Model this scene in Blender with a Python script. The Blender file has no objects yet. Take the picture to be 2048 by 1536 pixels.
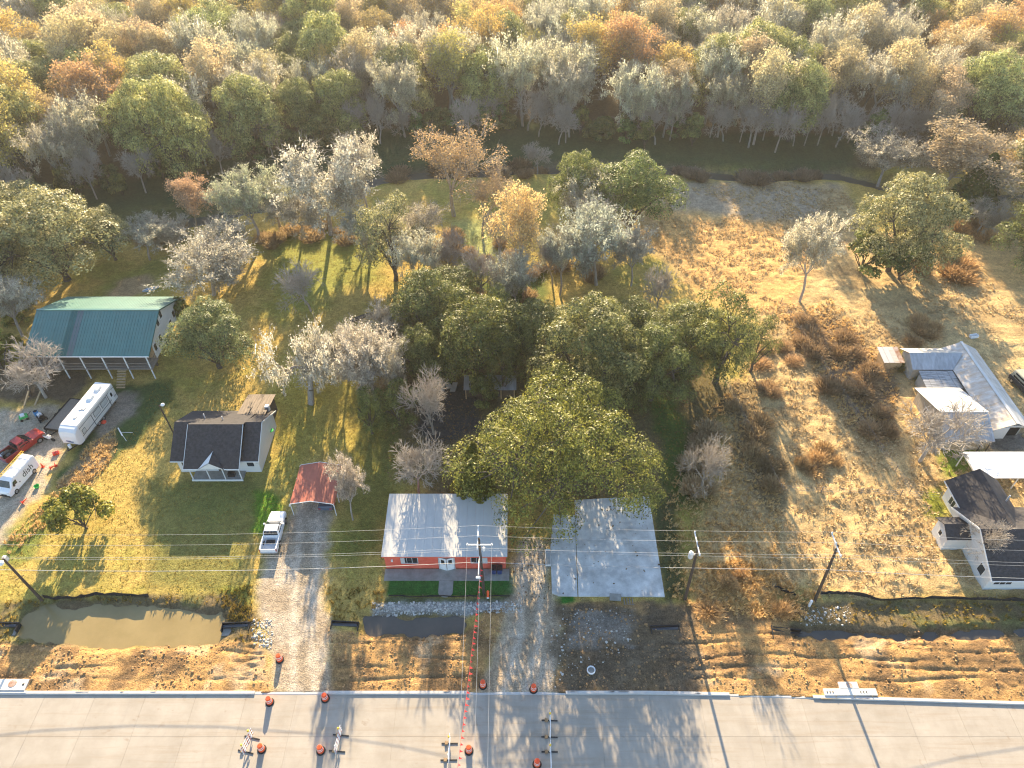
import bpy, bmesh, math, random
import numpy as np
from mathutils import Vector, Matrix, Euler

sc = bpy.context.scene
COL = sc.collection
# ------------------------------------------------------------------ camera
F, TH, H = 1450.0, math.radians(43.4), 70.0
cam_d = bpy.data.cameras.new('camera'); cam = bpy.data.objects.new('camera', cam_d); COL.objects.link(cam)
cam.location = (0, 0, H); cam.rotation_euler = (math.pi/2 - TH, 0, 0)
cam_d.sensor_width = 36; cam_d.lens = 36*F/2048; cam_d.clip_start = 0.5; cam_d.clip_end = 9000
sc.camera = cam
# ------------------------------------------------------------------ sky and sun
SUN_EL, SUN_AZ = math.radians(20.3), math.radians(-4.0)      # azimuth from +Y towards +X
w = bpy.data.worlds.new('World'); sc.world = w; w.use_nodes = True
nt = w.node_tree; bg = nt.nodes['Background']
sky = nt.nodes.new('ShaderNodeTexSky'); sky.sky_type = 'NISHITA'; sky.sun_disc = False
sky.sun_elevation = SUN_EL; sky.sun_rotation = SUN_AZ
sky.air_density = 1.0; sky.dust_density = 0.7; sky.ozone_density = 1.6
nt.links.new(sky.outputs[0], bg.inputs[0]); bg.inputs[1].default_value = 0.106
sd = bpy.data.lights.new('sun', 'SUN'); sun = bpy.data.objects.new('sun', sd); COL.objects.link(sun)
sd.energy = 5.0; sd.angle = math.radians(0.5); sd.color = (1.0, 0.79, 0.50)
sv = Vector((math.sin(SUN_AZ)*math.cos(SUN_EL), math.cos(SUN_AZ)*math.cos(SUN_EL), math.sin(SUN_EL)))
sun.rotation_euler = sv.to_track_quat('Z', 'Y').to_euler()
sun.location = (0, 0, 60)
sc.view_settings.view_transform = 'Standard'; sc.view_settings.look = 'None'
sc.view_settings.exposure = 1.92; sc.view_settings.gamma = 1.0
try: sc.view_settings.use_curve_mapping = False
except Exception: pass
cy = sc.cycles if hasattr(sc, 'cycles') else None
if cy:
    cy.filter_width = 1.15; cy.max_bounces = 6; cy.diffuse_bounces = 3; cy.glossy_bounces = 2; cy.transmission_bounces = 4
    cy.transparent_max_bounces = 6; cy.volume_bounces = 0; cy.caustics_reflective = False; cy.caustics_refractive = False

# ------------------------------------------------------------------ helpers
def Wp(px, py, z=0.0):
    """point at height z on the ray through a photograph pixel (2048 x 1536)"""
    u = (px-1024)/F; v = (768-py)/F
    dy = math.cos(TH)+v*math.sin(TH); dz = -math.sin(TH)+v*math.cos(TH)
    t = (z-H)/dz
    return Vector((u*t, dy*t, z))
def lerp(a, b, t): return a+(b-a)*t

def vnoise(x, y, s, seed):
    """value noise in 0..1, vectorised"""
    x = np.asarray(x, float)/s+1000.0+seed*17.3; y = np.asarray(y, float)/s+1000.0+seed*5.7
    xi = np.floor(x).astype(np.int64); yi = np.floor(y).astype(np.int64)
    fx = x-xi; fy = y-yi; fx = fx*fx*(3-2*fx); fy = fy*fy*(3-2*fy)
    def h(i, j):
        n = (i*374761393+j*668265263+seed*982451653) & 0x7fffffff
        n = ((n ^ (n >> 13))*1274126177) & 0x7fffffff
        return ((n ^ (n >> 16)) & 0xffff)/65535.0
    a = h(xi, yi); b = h(xi+1, yi); c = h(xi, yi+1); d = h(xi+1, yi+1)
    return (a*(1-fx)+b*fx)*(1-fy)+(c*(1-fx)+d*fx)*fy
def fbm(x, y, s, seed, o=4):
    r = 0; a = 1; t = 0
    for i in range(o):
        r = r+a*vnoise(x, y, s, seed+i*7); t += a; a *= .55; s *= .47
    return r/t

# ---- materials
MATS = {}
def nodes_of(name):
    m = bpy.data.materials.new(name); m.use_nodes = True; MATS[name] = m
    return m, m.node_tree.nodes, m.node_tree.links, m.node_tree.nodes['Principled BSDF']
def pm(name, col, rough=.8, var=.12, scale=1.5, metal=0.0, bump=0.0, bscale=12.0, stretch=None, col2=None, spec=.35, rnd=0.0, world=False):
    """principled surface with procedural mottling; col2: second colour in blotches"""
    m, N, L, b = nodes_of(name)
    tc = N.new('ShaderNodeTexCoord'); src = tc.outputs['Object'] if not world else N.new('ShaderNodeNewGeometry').outputs['Position']
    if stretch:
        mp = N.new('ShaderNodeMapping'); mp.inputs['Scale'].default_value = stretch
        L.new(src, mp.inputs[0]); src = mp.outputs[0]
    n = N.new('ShaderNodeTexNoise'); n.inputs['Scale'].default_value = scale; n.inputs['Detail'].default_value = 6
    n.inputs['Roughness'].default_value = .65; L.new(src, n.inputs['Vector'])
    cr = N.new('ShaderNodeValToRGB'); L.new(n.outputs[0], cr.inputs[0])
    c1 = [max(0, c*(1-var)) for c in col]; c2 = col2 or [min(1, c*(1+var)) for c in col]
    cr.color_ramp.elements[0].position = .33; cr.color_ramp.elements[1].position = .68
    cr.color_ramp.elements[0].color = (*c1, 1); cr.color_ramp.elements[1].color = (*c2, 1)
    out = cr.outputs[0]
    if rnd:
        oi = N.new('ShaderNodeObjectInfo'); mr = N.new('ShaderNodeMapRange')
        mr.inputs['To Min'].default_value = 1-rnd; mr.inputs['To Max'].default_value = 1+rnd
        L.new(oi.outputs['Random'], mr.inputs[0])
        mx = N.new('ShaderNodeVectorMath'); mx.operation = 'SCALE'
        L.new(out, mx.inputs[0]); L.new(mr.outputs[0], mx.inputs['Scale']); out = mx.outputs[0]
    L.new(out, b.inputs['Base Color'])
    b.inputs['Roughness'].default_value = rough; b.inputs['Metallic'].default_value = metal
    b.inputs['Specular IOR Level'].default_value = spec
    if bump:
        n2 = N.new('ShaderNodeTexNoise'); n2.inputs['Scale'].default_value = bscale; n2.inputs['Detail'].default_value = 5
        L.new(src, n2.inputs['Vector'])
        bp = N.new('ShaderNodeBump'); bp.inputs['Strength'].default_value = bump; bp.inputs['Distance'].default_value = .05
        L.new(n2.outputs[0], bp.inputs['Height']); L.new(bp.outputs[0], b.inputs['Normal'])
    return m
def leafmat(name, col, col2, trans=.35, rough=.5, spec=.4, nscale=.35, use_obj=True, vary=.25):
    """leaf surface: principled + translucent, tinted by the object's own colour"""
    m, N, L, b = nodes_of(name)
    g = N.new('ShaderNodeNewGeometry')
    tc = N.new('ShaderNodeTexCoord')
    n = N.new('ShaderNodeTexNoise'); n.inputs['Scale'].default_value = nscale; n.inputs['Detail'].default_value = 4
    L.new(tc.outputs['Object'], n.inputs['Vector'])
    mm = N.new('ShaderNodeMath'); mm.operation = 'ADD'
    mr = N.new('ShaderNodeMapRange'); mr.inputs['To Min'].default_value = -vary; mr.inputs['To Max'].default_value = vary
    L.new(g.outputs['Random Per Island'], mr.inputs[0]); L.new(n.outputs[0], mm.inputs[0]); L.new(mr.outputs[0], mm.inputs[1])
    cr = N.new('ShaderNodeValToRGB'); cr.color_ramp.elements[0].position = .3; cr.color_ramp.elements[1].position = .72
    cr.color_ramp.elements[0].color = (*col, 1); cr.color_ramp.elements[1].color = (*col2, 1)
    L.new(mm.outputs[0], cr.inputs[0]); out = cr.outputs[0]
    if use_obj:
        oi = N.new('ShaderNodeObjectInfo'); mx = N.new('ShaderNodeMix'); mx.data_type = 'RGBA'; mx.blend_type = 'MULTIPLY'
        mx.inputs[0].default_value = 1
        L.new(out, mx.inputs['A']); L.new(oi.outputs['Color'], mx.inputs['B']); out = mx.outputs['Result']
    L.new(out, b.inputs['Base Color']); b.inputs['Roughness'].default_value = rough; b.inputs['Specular IOR Level'].default_value = spec
    t = N.new('ShaderNodeBsdfTranslucent'); L.new(out, t.inputs[0])
    ms = N.new('ShaderNodeMixShader'); ms.inputs[0].default_value = trans
    L.new(b.outputs[0], ms.inputs[1]); L.new(t.outputs[0], ms.inputs[2])
    L.new(ms.outputs[0], N['Material Output'].inputs[0])
    return m

# ---- mesh building
def mesh_np(name, V, faces, k, mat=None, smooth=False):
    """V (n,3), faces (m,k) all with k corners"""
    me = bpy.data.meshes.new(name); V = np.ascontiguousarray(V, dtype=np.float32); f = np.ascontiguousarray(faces, dtype=np.int32)
    me.vertices.add(len(V)); me.vertices.foreach_set('co', V.ravel())
    me.loops.add(f.size); me.loops.foreach_set('vertex_index', f.ravel())
    me.polygons.add(len(f)); me.polygons.foreach_set('loop_start', np.arange(0, f.size, k, dtype=np.int32))
    me.update(calc_edges=True)
    if smooth: me.polygons.foreach_set('use_smooth', np.ones(len(f), dtype=bool))
    if mat: me.materials.append(mat)
    return me
def link(name, me, parent=None, loc=None):
    o = bpy.data.objects.new(name, me); COL.objects.link(o)
    if parent is not None: o.parent = parent
    if loc is not None: o.location = loc
    return o
def tag(o, label=None, cat=None, group=None, kind=None):
    if label: o['label'] = label
    if cat: o['category'] = cat
    if group: o['group'] = group
    if kind: o['kind'] = kind
    return o
def thing(name, label, cat, loc=(0, 0, 0), rz=0.0, group=None):
    o = bpy.data.objects.new(name, None); COL.objects.link(o)
    o.empty_display_size = .2; o.location = loc; o.rotation_euler = (0, 0, rz)
    return tag(o, label, cat, group)
class MB:
    def __init__(s): s.v = []; s.f = []
    def add(s, vs, fs):
        n = len(s.v); s.v += [tuple(v) for v in vs]; s.f += [tuple(i+n for i in f) for f in fs]; return s
    def box(s, x0, x1, y0, y1, z0, z1):
        return s.add([(x0,y0,z0),(x1,y0,z0),(x1,y1,z0),(x0,y1,z0),(x0,y0,z1),(x1,y0,z1),(x1,y1,z1),(x0,y1,z1)],
                     [(0,3,2,1),(4,5,6,7),(0,1,5,4),(1,2,6,5),(2,3,7,6),(3,0,4,7)])
    def bar(s, a, b, w, h=None, up=(0, 0, 1)):
        """rectangular bar from a to b"""
        a = Vector(a); b = Vector(b); d = (b-a).normalized(); h = h or w
        u = Vector(up)
        if abs(d.dot(u)) > .98: u = Vector((1, 0, 0))
        x = d.cross(u).normalized()*w/2; y = x.cross(d).normalized()*h/2
        vs = [a-x-y, a+x-y, a+x+y, a-x+y, b-x-y, b+x-y, b+x+y, b-x+y]
        return s.add(vs, [(3,2,1,0),(4,5,6,7),(0,1,5,4),(1,2,6,5),(2,3,7,6),(3,0,4,7)])
    def tube(s, pts, rs, n=8, cap=True):
        pts = [Vector(p) for p in pts]
        if not isinstance(rs, (list, tuple)): rs = [rs]*len(pts)
        rings = []; base = len(s.v)
        for i, p in enumerate(pts):
            d = (pts[min(i+1, len(pts)-1)]-pts[max(i-1, 0)]).normalized()
            u = Vector((0, 0, 1)) if abs(d.z) < .9 else Vector((1, 0, 0))
            x = d.cross(u).normalized(); y = x.cross(d)
            for k in range(n):
                a = 2*math.pi*k/n; s.v.append(tuple(p+(x*math.cos(a)+y*math.sin(a))*rs[i]))
        for i in range(len(pts)-1):
            for k in range(n):
                k2 = (k+1) % n
                s.f.append((base+i*n+k2, base+i*n+k, base+(i+1)*n+k, base+(i+1)*n+k2))
        if cap:
            s.f.append(tuple(base+k for k in range(n))); e = base+(len(pts)-1)*n
            s.f.append(tuple(e+n-1-k for k in range(n)))
        return s
    def lathe(s, prof, n=16, c=(0, 0, 0)):
        """prof: list of (r, z), bottom to top"""
        base = len(s.v)
        for r, z in prof:
            for k in range(n):
                a = 2*math.pi*k/n; s.v.append((c[0]+r*math.cos(a), c[1]+r*math.sin(a), c[2]+z))
        for i in range(len(prof)-1):
            for k in range(n):
                k2 = (k+1) % n; s.f.append((base+i*n+k, base+i*n+k2, base+(i+1)*n+k2, base+(i+1)*n+k))
        s.f.append(tuple(base+n-1-k for k in range(n))); e = base+(len(prof)-1)*n; s.f.append(tuple(e+k for k in range(n)))
        return s
    def sheet(s, pts, t, n=None):
        """a flat polygon (3+ points, seen counter-clockwise from outside) of thickness t below/behind it"""
        P = [Vector(p) for p in pts]
        if n is None: n = (P[1]-P[0]).cross(P[2]-P[0]).normalized()
        B = [p-n*t for p in P]; k = len(P)
        fs = [tuple(range(k)), tuple(range(2*k-1, k-1, -1))]
        for i in range(k): j = (i+1) % k; fs.append((j, i, i+k, j+k))
        return s.add(P+B, fs)
    def build(s, name, mat, parent=None, world=False, bevel=0.0, smooth=False):
        """world: the vertices are in world space; shift them into the parent's space"""
        me = bpy.data.meshes.new(name)
        v = s.v
        if world and parent is not None:
            off = Vector((0, 0, 0)); p = parent
            while p is not None: off += p.location; p = p.parent
            v = [(a-off.x, b-off.y, c-off.z) for a, b, c in v]
        me.from_pydata(v, [], s.f); me.update()
        if bevel:
            bm = bmesh.new(); bm.from_mesh(me)
            bmesh.ops.bevel(bm, geom=bm.edges[:], offset=bevel, segments=2, affect='EDGES', clamp_overlap=True)
            bm.to_mesh(me); bm.free()
        if smooth:
            for p in me.polygons: p.use_smooth = True
        if mat: me.materials.append(MATS[mat] if isinstance(mat, str) else mat)
        return link(name, me, parent)
def copy_tree(o, parent=None, loc=None, rz=None, scale=None, label=None, group=None):
    c = o.copy(); COL.objects.link(c); c.parent = parent
    if loc is not None: c.location = loc
    if rz is not None: c.rotation_euler = (0, 0, rz)
    if scale is not None: c.scale = scale
    if label: c['label'] = label
    if group: c['group'] = group
    for ch in o.children: copy_tree(ch, c)
    return c

# ------------------------------------------------------------------ materials
def road_mat():
    m = pm('concrete_road', (.345, .305, .25), .85, .10, .4, bump=.2, bscale=25, rnd=.03, col2=(.39, .35, .295), world=True)
    N, L = m.node_tree.nodes, m.node_tree.links; b = N['Principled BSDF']; old = b.inputs['Base Color'].links[0].from_socket
    g = N.new('ShaderNodeNewGeometry')
    def streak(scl, sc_, lo, hi):
        mp = N.new('ShaderNodeMapping'); mp.inputs['Scale'].default_value = scl; L.new(g.outputs['Position'], mp.inputs[0])
        n = N.new('ShaderNodeTexNoise'); n.inputs['Scale'].default_value = sc_; n.inputs['Detail'].default_value = 7; n.inputs['Roughness'].default_value = .7; n.inputs['Distortion'].default_value = .4
        L.new(mp.outputs[0], n.inputs['Vector']); r = N.new('ShaderNodeMapRange'); r.inputs['From Min'].default_value = lo; r.inputs['From Max'].default_value = hi; L.new(n.outputs[0], r.inputs[0]); return r.outputs[0]
    for fac, col, amt in ((streak((.05, 1.0, 1), 1.6, .50, .72), (.27, .20, .13, 1), .5), (streak((1, 1.4, 1), .75, .60, .72), (.23, .165, .11, 1), .5), (streak((.9, .12, 1), .9, .55, .75), (.24, .22, .20, 1), .4)):
        mu = N.new('ShaderNodeMath'); mu.operation = 'MULTIPLY'; mu.inputs[1].default_value = amt; L.new(fac, mu.inputs[0])
        mx = N.new('ShaderNodeMix'); mx.data_type = 'RGBA'; L.new(mu.outputs[0], mx.inputs[0]); L.new(old, mx.inputs['A']); mx.inputs['B'].default_value = col; old = mx.outputs['Result']
    L.new(old, b.inputs['Base Color'])
road_mat()
pm('concrete_kerb', (.50, .48, .45), .85, .08, 1.5)
pm('concrete_slab', (.56, .55, .52), .9, .30, .7, bump=.3, bscale=10, rnd=.06)
pm('concrete_pale', (.66, .63, .56), .85, .10, 3)
pm('concrete_old', (.28, .27, .24), .9, .2, 1.2, bump=.3)
pm('water_mud', (.26, .195, .078), .2, .12, .25, spec=.4, col2=(.29, .22, .095))
pm('water_dark', (.075, .065, .05), .18, .2, .4, spec=.5)
pm('creek_water', (.07, .07, .055), .3, .2, .3, spec=.5)
pm('wood_pole', (.075, .055, .042), .9, .25, 4, stretch=(3, 3, .3))
pm('wood_grey', (.23, .20, .165), .9, .25, 5, stretch=(1, 6, 1))
pm('wood_dark', (.11, .085, .065), .9, .3, 4)
pm('wood_pale', (.50, .36, .20), .85, .2, 4)
pm('steel_pale', (.72, .72, .70), .45, .08, 3, metal=.2)
pm('wire', (.34, .35, .36), .7, .05, 3, metal=.3)
pm('wire_dark', (.05, .05, .05), .6, .05, 3)
pm('black', (.012, .012, .013), .6, .2, 3)
pm('rubber', (.018, .018, .018), .85, .2, 6)
pm('rim', (.42, .42, .42), .35, .1, 3, metal=.7)
pm('black_plastic', (.018, .018, .02), .45, .3, 3)
pm('silt_fabric', (.016, .017, .02), .85, .35, 1.5)
pm('glass_dark', (.015, .02, .026), .08, .1, 2, spec=.6)
pm('glass_window', (.035, .045, .055), .1, .3, 1, spec=.6)
pm('white_paint', (.80, .80, .79), .45, .04, 2)
pm('white_trim', (.74, .74, .72), .5, .05, 2)
pm('car_white', (.82, .83, .84), .22, .02, 2, spec=.5)
pm('car_white_in', (.55, .56, .57), .5, .08, 2)
pm('car_red', (.27, .02, .016), .3, .12, 2, spec=.5)
pm('car_blue', (.10, .12, .16), .25, .1, 2, spec=.5)
pm('car_tan', (.46, .42, .30), .35, .1, 2, spec=.5)
pm('car_dark', (.03, .035, .045), .3, .1, 2, spec=.5)
pm('chrome', (.6, .6, .6), .25, .05, 2, metal=.9)
pm('tail_red', (.35, .01, .01), .3, .05, 2)
pm('lamp_clear', (.7, .7, .68), .15, .05, 2)
pm('rv_white', (.74, .73, .70), .45, .05, 1)
pm('rv_front', (.70, .71, .72), .35, .04, 1)
pm('rv_side', (.62, .61, .57), .5, .05, 1)
pm('rv_dark', (.05, .055, .065), .5, .1, 2)
pm('rv_blind', (.50, .52, .50), .25, .05, 2)
pm('siding_white', (.66, .66, .64), .7, .05, 1.5, stretch=(.3, .3, 4))
pm('siding_grey', (.50, .50, .50), .75, .06, 1.2)
pm('barn_wall', (.40, .38, .34), .8, .12, 1.2)
pm('shed_wall', (.42, .36, .27), .85, .2, 1.5, stretch=(3, 3, .6))
pm('shingle_dark', (.050, .047, .050), .95, .25, 2.2, bump=.5, bscale=18)
pm('shingle_front', (.058, .052, .052), .95, .3, 3, bump=.5, bscale=18)
pm('metal_green', (.05, .165, .145), .40, .10, .8, spec=.9)
pm('metal_green_new', (.02, .105, .095), .42, .10, .8, spec=.45)
pm('metal_green_grey', (.10, .135, .145), .45, .10, .8, spec=.45)
pm('galv', (.58, .58, .56), .48, .12, .7, metal=.35, col2=(.60, .59, .56))
pm('galv_rust', (.66, .645, .61), .6, .08, 1.4, metal=.1, col2=(.47, .36, .26), stretch=(.25, 1.4, 1), rnd=.07)
pm('galv_grey', (.42, .425, .43), .5, .22, 1.6, metal=.3, stretch=(1.6, .25, 1), rnd=.06)
pm('galv_bad', (.34, .34, .34), .6, .5, 2.0, metal=.2, stretch=(.4, 3, 1))
pm('rust', (.36, .15, .07), .85, .3, 2, col2=(.5, .42, .36))
pm('roof_white', (.60, .585, .55), .6, .07, 1.0, col2=(.52, .50, .47), stretch=(2.2, .35, 1), rnd=.02)
pm('metal_white', (.82, .81, .79), .4, .04, 1)
pm('carport_red', (.44, .135, .085), .5, .14, 1.2, stretch=(3, .3, 1), rnd=.05)
pm('wall_red', (.74, .10, .06), .75, .10, .8, col2=(.80, .17, .11))
pm('roof_tin_old', (.10, .078, .062), .7, .5, 1.5, metal=.2, stretch=(3, .3, 1))
pm('orange', (.85, .115, .035), .45, .06, 3)
pm('orange_red', (.80, .07, .03), .5, .06, 3)
pm('pink_flag', (.85, .06, .055), .6, .08, 3)
pm('white_refl', (.85, .85, .82), .4, .03, 3)
pm('yellow', (.75, .50, .06), .5, .06, 3)
pm('blue_plastic', (.05, .22, .42), .4, .1, 3)
pm('blue_bin', (.02, .05, .16), .4, .1, 3)
pm('green_plastic', (.04, .45, .10), .4, .1, 3)
pm('tan_brown', (.30, .20, .11), .85, .2, 3)
pm('bark', (.10, .082, .065), .95, .3, 3, stretch=(2, 2, .5))
pm('bark_pale', (.34, .305, .26), .95, .25, 3, stretch=(2, 2, .5))
pm('twig', (.42, .37, .31), .95, .2, 2)
pm('rope', (.55, .12, .08), .8, .1, 3)
pm('clod', (.34, .205, .095), .95, .35, 2)
pm('pale_stone', (.48, .46, .42), .9, .2, 2)
leafmat('leaf_oak', (.052, .072, .024), (.29, .30, .115), .38, .5, .4, nscale=.6, vary=.2)
leafmat('leaf_autumn', (.46, .40, .25), (.72, .63, .42), .42, .7, .2, vary=.35)
leafmat('leaf_moss', (.38, .375, .305), (.64, .615, .51), .45, .85, .1, vary=.35)
leafmat('leaf_cedar', (.05, .07, .015), (.12, .13, .022), .3, .6, .3)
leafmat('brush', (.36, .28, .18), (.56, .45, .30), .3, .9, .05)
leafmat('dry_grass', (.50, .36, .18), (.72, .57, .34), .3, .9, .05, nscale=.12, vary=.35)
leafmat('litter', (.10, .062, .03), (.26, .17, .085), .15, .9, .05, use_obj=False)
leafmat('green_grass', (.14, .15, .035), (.42, .33, .10), .35, .8, .1, nscale=.3)

# ================================================================== GROUND
def poly_w(px): return np.array([[Wp(a, b).x, Wp(a, b).y] for a, b in px])
def sd_poly(x, y, P):
    d = np.full(x.shape, 1e9); ins = np.zeros(x.shape, bool); n = len(P)
    for i in range(n):
        x0, y0 = P[i]; x1, y1 = P[(i+1) % n]; ex, ey = x1-x0, y1-y0
        t = np.clip(((x-x0)*ex+(y-y0)*ey)/(ex*ex+ey*ey+1e-9), 0, 1)
        d = np.minimum(d, np.hypot(x-x0-t*ex, y-y0-t*ey))
        c = ((y0 <= y) != (y1 <= y)); xi = x0+(y-y0)/(ey if abs(ey) > 1e-9 else 1e-9)*ex
        ins ^= c & (x < xi)
    return np.where(ins, -d, d)
def sd_line(x, y, P):
    d = np.full(x.shape, 1e9)
    for i in range(len(P)-1):
        x0, y0 = P[i]; x1, y1 = P[i+1]; ex, ey = x1-x0, y1-y0
        t = np.clip(((x-x0)*ex+(y-y0)*ey)/(ex*ex+ey*ey+1e-9), 0, 1)
        d = np.minimum(d, np.hypot(x-x0-t*ex, y-y0-t*ey))
    return d
def sstep(a, b, x):
    t = np.clip((x-a)/(b-a), 0, 1); return t*t*(3-2*t)
def pmask(x, y, P, soft, namp=0.0, ns=2.0, seed=3):
    """1 inside the polygon, soft noisy edge; works on flat arrays"""
    out = np.zeros(x.shape); m = soft+namp+.5
    k = (x > P[:, 0].min()-m) & (x < P[:, 0].max()+m) & (y > P[:, 1].min()-m) & (y < P[:, 1].max()+m)
    if k.any():
        xs, ys = x[k], y[k]; d = sd_poly(xs, ys, P)
        if namp: d = d+(fbm(xs, ys, ns, seed, 3)-.5)*2*namp
        out[k] = 1-sstep(-soft, soft, d)
    return out
CREEK = poly_w([(-260, 540), (100, 482), (250, 449), (400, 430), (560, 396), (700, 362), (800, 343), (960, 335), (1150, 326), (1320, 330), (1500, 348), (1600, 340), (1680, 342), (1800, 372), (2050, 385), (2400, 380)])
PASTURE = poly_w([(1275, 470), (1290, 390), (1500, 362), (1680, 372), (1760, 470), (1900, 440), (2300, 480), (2700, 1120), (2080, 1203), (1640, 1196), (1560, 1170), (1500, 1200), (1400, 1215), (1390, 1130), (1440, 960), (1450, 800), (1530, 650), (1380, 560)])
DITCHES = [  # polygon in pixels, depth, softness
    (poly_w([(22, 1268), (50, 1222), (110, 1206), (300, 1212), (440, 1220), (455, 1262), (430, 1286), (290, 1292), (100, 1288)]), .95, 1.1),
    (poly_w([(722, 1228), (935, 1226), (932, 1270), (728, 1268)]), .8, .7),
    (poly_w([(1580, 1252), (1700, 1254), (1800, 1262), (2100, 1252), (2100, 1270), (1800, 1276), (1590, 1276)]), .75, .6),
]
DIRT = [poly_w([(-300, 1284), (60, 1288), (290, 1290), (440, 1284), (520, 1270), (545, 1395), (-300, 1395)]),
        poly_w([(655, 1262), (735, 1266), (935, 1266), (965, 1225), (1010, 1215), (1000, 1395), (655, 1395)]),
        poly_w([(1110, 1210), (1230, 1205), (1390, 1210), (1570, 1225), (1600, 1275), (1800, 1262), (2300, 1262), (2300, 1420), (1110, 1398)])]
BANKS = [poly_w([(-200, 1225), (80, 1196), (320, 1190), (470, 1190), (520, 1240), (500, 1285), (-200, 1290)]),
         poly_w([(1580, 1205), (2300, 1200), (2300, 1270), (1580, 1270)])]
DRIVE_MAIN = poly_w([(532, 1120), (575, 1060), (592, 1000), (660, 1000), (655, 1080), (648, 1200), (662, 1290), (672, 1392), (545, 1392), (545, 1300), (520, 1255), (512, 1180)])
DRIVE_RIGHT = poly_w([(1036, 1085), (1095, 1085), (1100, 1180), (1130, 1260), (1115, 1392), (950, 1392), (985, 1300), (1020, 1200)])
DRIVE_LEFT = poly_w([(-250, 880), (-10, 820), (60, 815), (112, 812), (150, 860), (112, 930), (82, 985), (30, 1040), (5, 1085), (-60, 1110), (-250, 1120)])
LAWN_RED = poly_w([(773, 1156), (1027, 1154), (1028, 1192), (774, 1192)])
def kerb_y(x): return 30.5-np.maximum(0, np.asarray(x)-16)*.031
def terrain(x, y):
    x = np.atleast_1d(np.asarray(x, float)); y = np.atleast_1d(np.asarray(y, float)); shp = x.shape
    x = x.ravel(); y = y.ravel()
    z = .10*(fbm(x, y, 14, 5, 2)-.5)
    pa = pmask(x, y, PASTURE, 1.5, 1.5, 4, 9)
    lump = np.abs(vnoise(x, y*1.25, .85, 31)-.5)*2; lump2 = vnoise(x, y, 2.6, 32)
    z += pa*(.26*(1-lump)*(.45+lump2)+.12*lump2)
    yard = (1-pa)*sstep(41, 44, y)
    z += yard*.05*(vnoise(x, y, .9, 41)-.5)
    dc = sd_line(x, y, CREEK)
    z += -1.7*(1-sstep(1.0, 4.2, dc+1.2*(fbm(x, y, 4, 51, 2)-.5)))
    for P, dep, soft in DITCHES:
        z -= dep*pmask(x, y, P, soft, .75, 1.6, 13)
    for P in BANKS: z += pmask(x, y, P, .6, .4)*(.25*(fbm(x, y, 1.1, 61, 3)-.5)+.02)
    dm = np.zeros(x.shape)
    for P in DIRT: dm = np.maximum(dm, pmask(x, y, P, .5, .45, 1.2, 17))
    rut = np.zeros(x.shape)
    for k, (y0, am) in enumerate([(31.9, .5), (32.9, .6), (33.9, .9), (34.7, .7), (35.6, .8), (36.3, .6)]):
        yy = y0+am*(fbm(x, x*0+k, 9, 70+k, 2)-.5)*2
        rut = np.maximum(rut, np.exp(-((y-yy)/.16)**2)*sstep(.35, .55, vnoise(x, x*0+k*3, 7, 80+k)))
    tread = .5+.5*np.sin(x*14+3*fbm(x, y, 3, 88, 2))
    z += dm*(.34*(fbm(x, y, 1.5, 91, 5)-.5)+.16*(np.abs(vnoise(x, y, .42, 95)-.5)*2-.5)*sstep(.3, .7, fbm(x, y, 3.2, 97, 2))-.17*rut*(.75+.25*tread)+.08)
    dr = np.maximum(pmask(x, y, DRIVE_MAIN, .5, .3), pmask(x, y, DRIVE_RIGHT, .5, .3))
    z = z*(1-.75*dr)+dr*(.05*(fbm(x, y, .9, 101, 3)-.5)+.02)
    ky = kerb_y(x)
    near = sstep(0, 1.2, y-ky-.25)
    z = np.where(y > ky, z*near+.04*(1-near), z)
    z = np.where(y < ky-.12, -.14, z)
    fade = sstep(45, 60, -y)
    return (z*(1-fade)-.14*fade).reshape(shp)
def gz(x, y): return float(terrain(x, y)[0])
def axis(lo, hi, segs):
    """segs: list of (start, end, step); geometric growth outwards to lo / hi"""
    a = []
    for s0, s1, st in segs: a += list(np.arange(s0, s1-1e-6, st))
    a.append(segs[-1][1])
    st = segs[0][2]; v = a[0]; L = []
    while v > lo: st *= 1.35; v -= st; L.append(v)
    st = segs[-1][2]; v = a[-1]; R = []
    while v < hi: st *= 1.35; v += st; R.append(v)
    return np.array(L[::-1]+a+R)
gx = axis(-3500, 3500, [(-72, 72, .36)])
gy = axis(-900, 5000, [(29.0, 42, .15), (42, 128, .36), (128, 250, 1.3)])
X, Y = np.meshgrid(gx, gy); xs, ys = X.ravel(), Y.ravel()
zs = terrain(xs, ys)
nx, ny = len(gx), len(gy)
I = np.arange(nx*ny).reshape(ny, nx)
Q = np.stack([I[:-1, :-1], I[:-1, 1:], I[1:, 1:], I[1:, :-1]], -1).reshape(-1, 4)
# --- surface colours (what the ground is made of where)
c_lawn = np.array([.46, .325, .092]); c_olive = np.array([.29, .27, .06]); c_green = np.array([.055, .105, .022])
c_past = np.array([.52, .365, .17]); c_dirt = np.array([.45, .265, .105]); c_dirt2 = np.array([.22, .135, .065])
c_grav = np.array([.45, .375, .285]); c_floor = np.array([.13, .095, .05]); c_bank = np.array([.045, .075, .028])
n1 = fbm(xs, ys, 9, 201, 4); n2 = fbm(xs, ys, 3, 202, 4); n3 = fbm(xs, ys, .8, 203, 3)
def mixc(C, c, m): return C*(1-m[:, None])+np.asarray(c)[None, :]*m[:, None]
C = np.tile(c_lawn, (len(xs), 1)); C = mixc(C, c_olive, .75*sstep(.45, .66, n1*.6+n2*.4))
def paint(px, c, soft=1.0, namp=1.0, ns=2.5, seed=3, amt=1.0, mod=None):
    global C
    m = pmask(xs, ys, poly_w(px), soft, namp, ns, seed)*amt
    if mod is not None: m = m*mod
    C = mixc(C, c, m)
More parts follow.
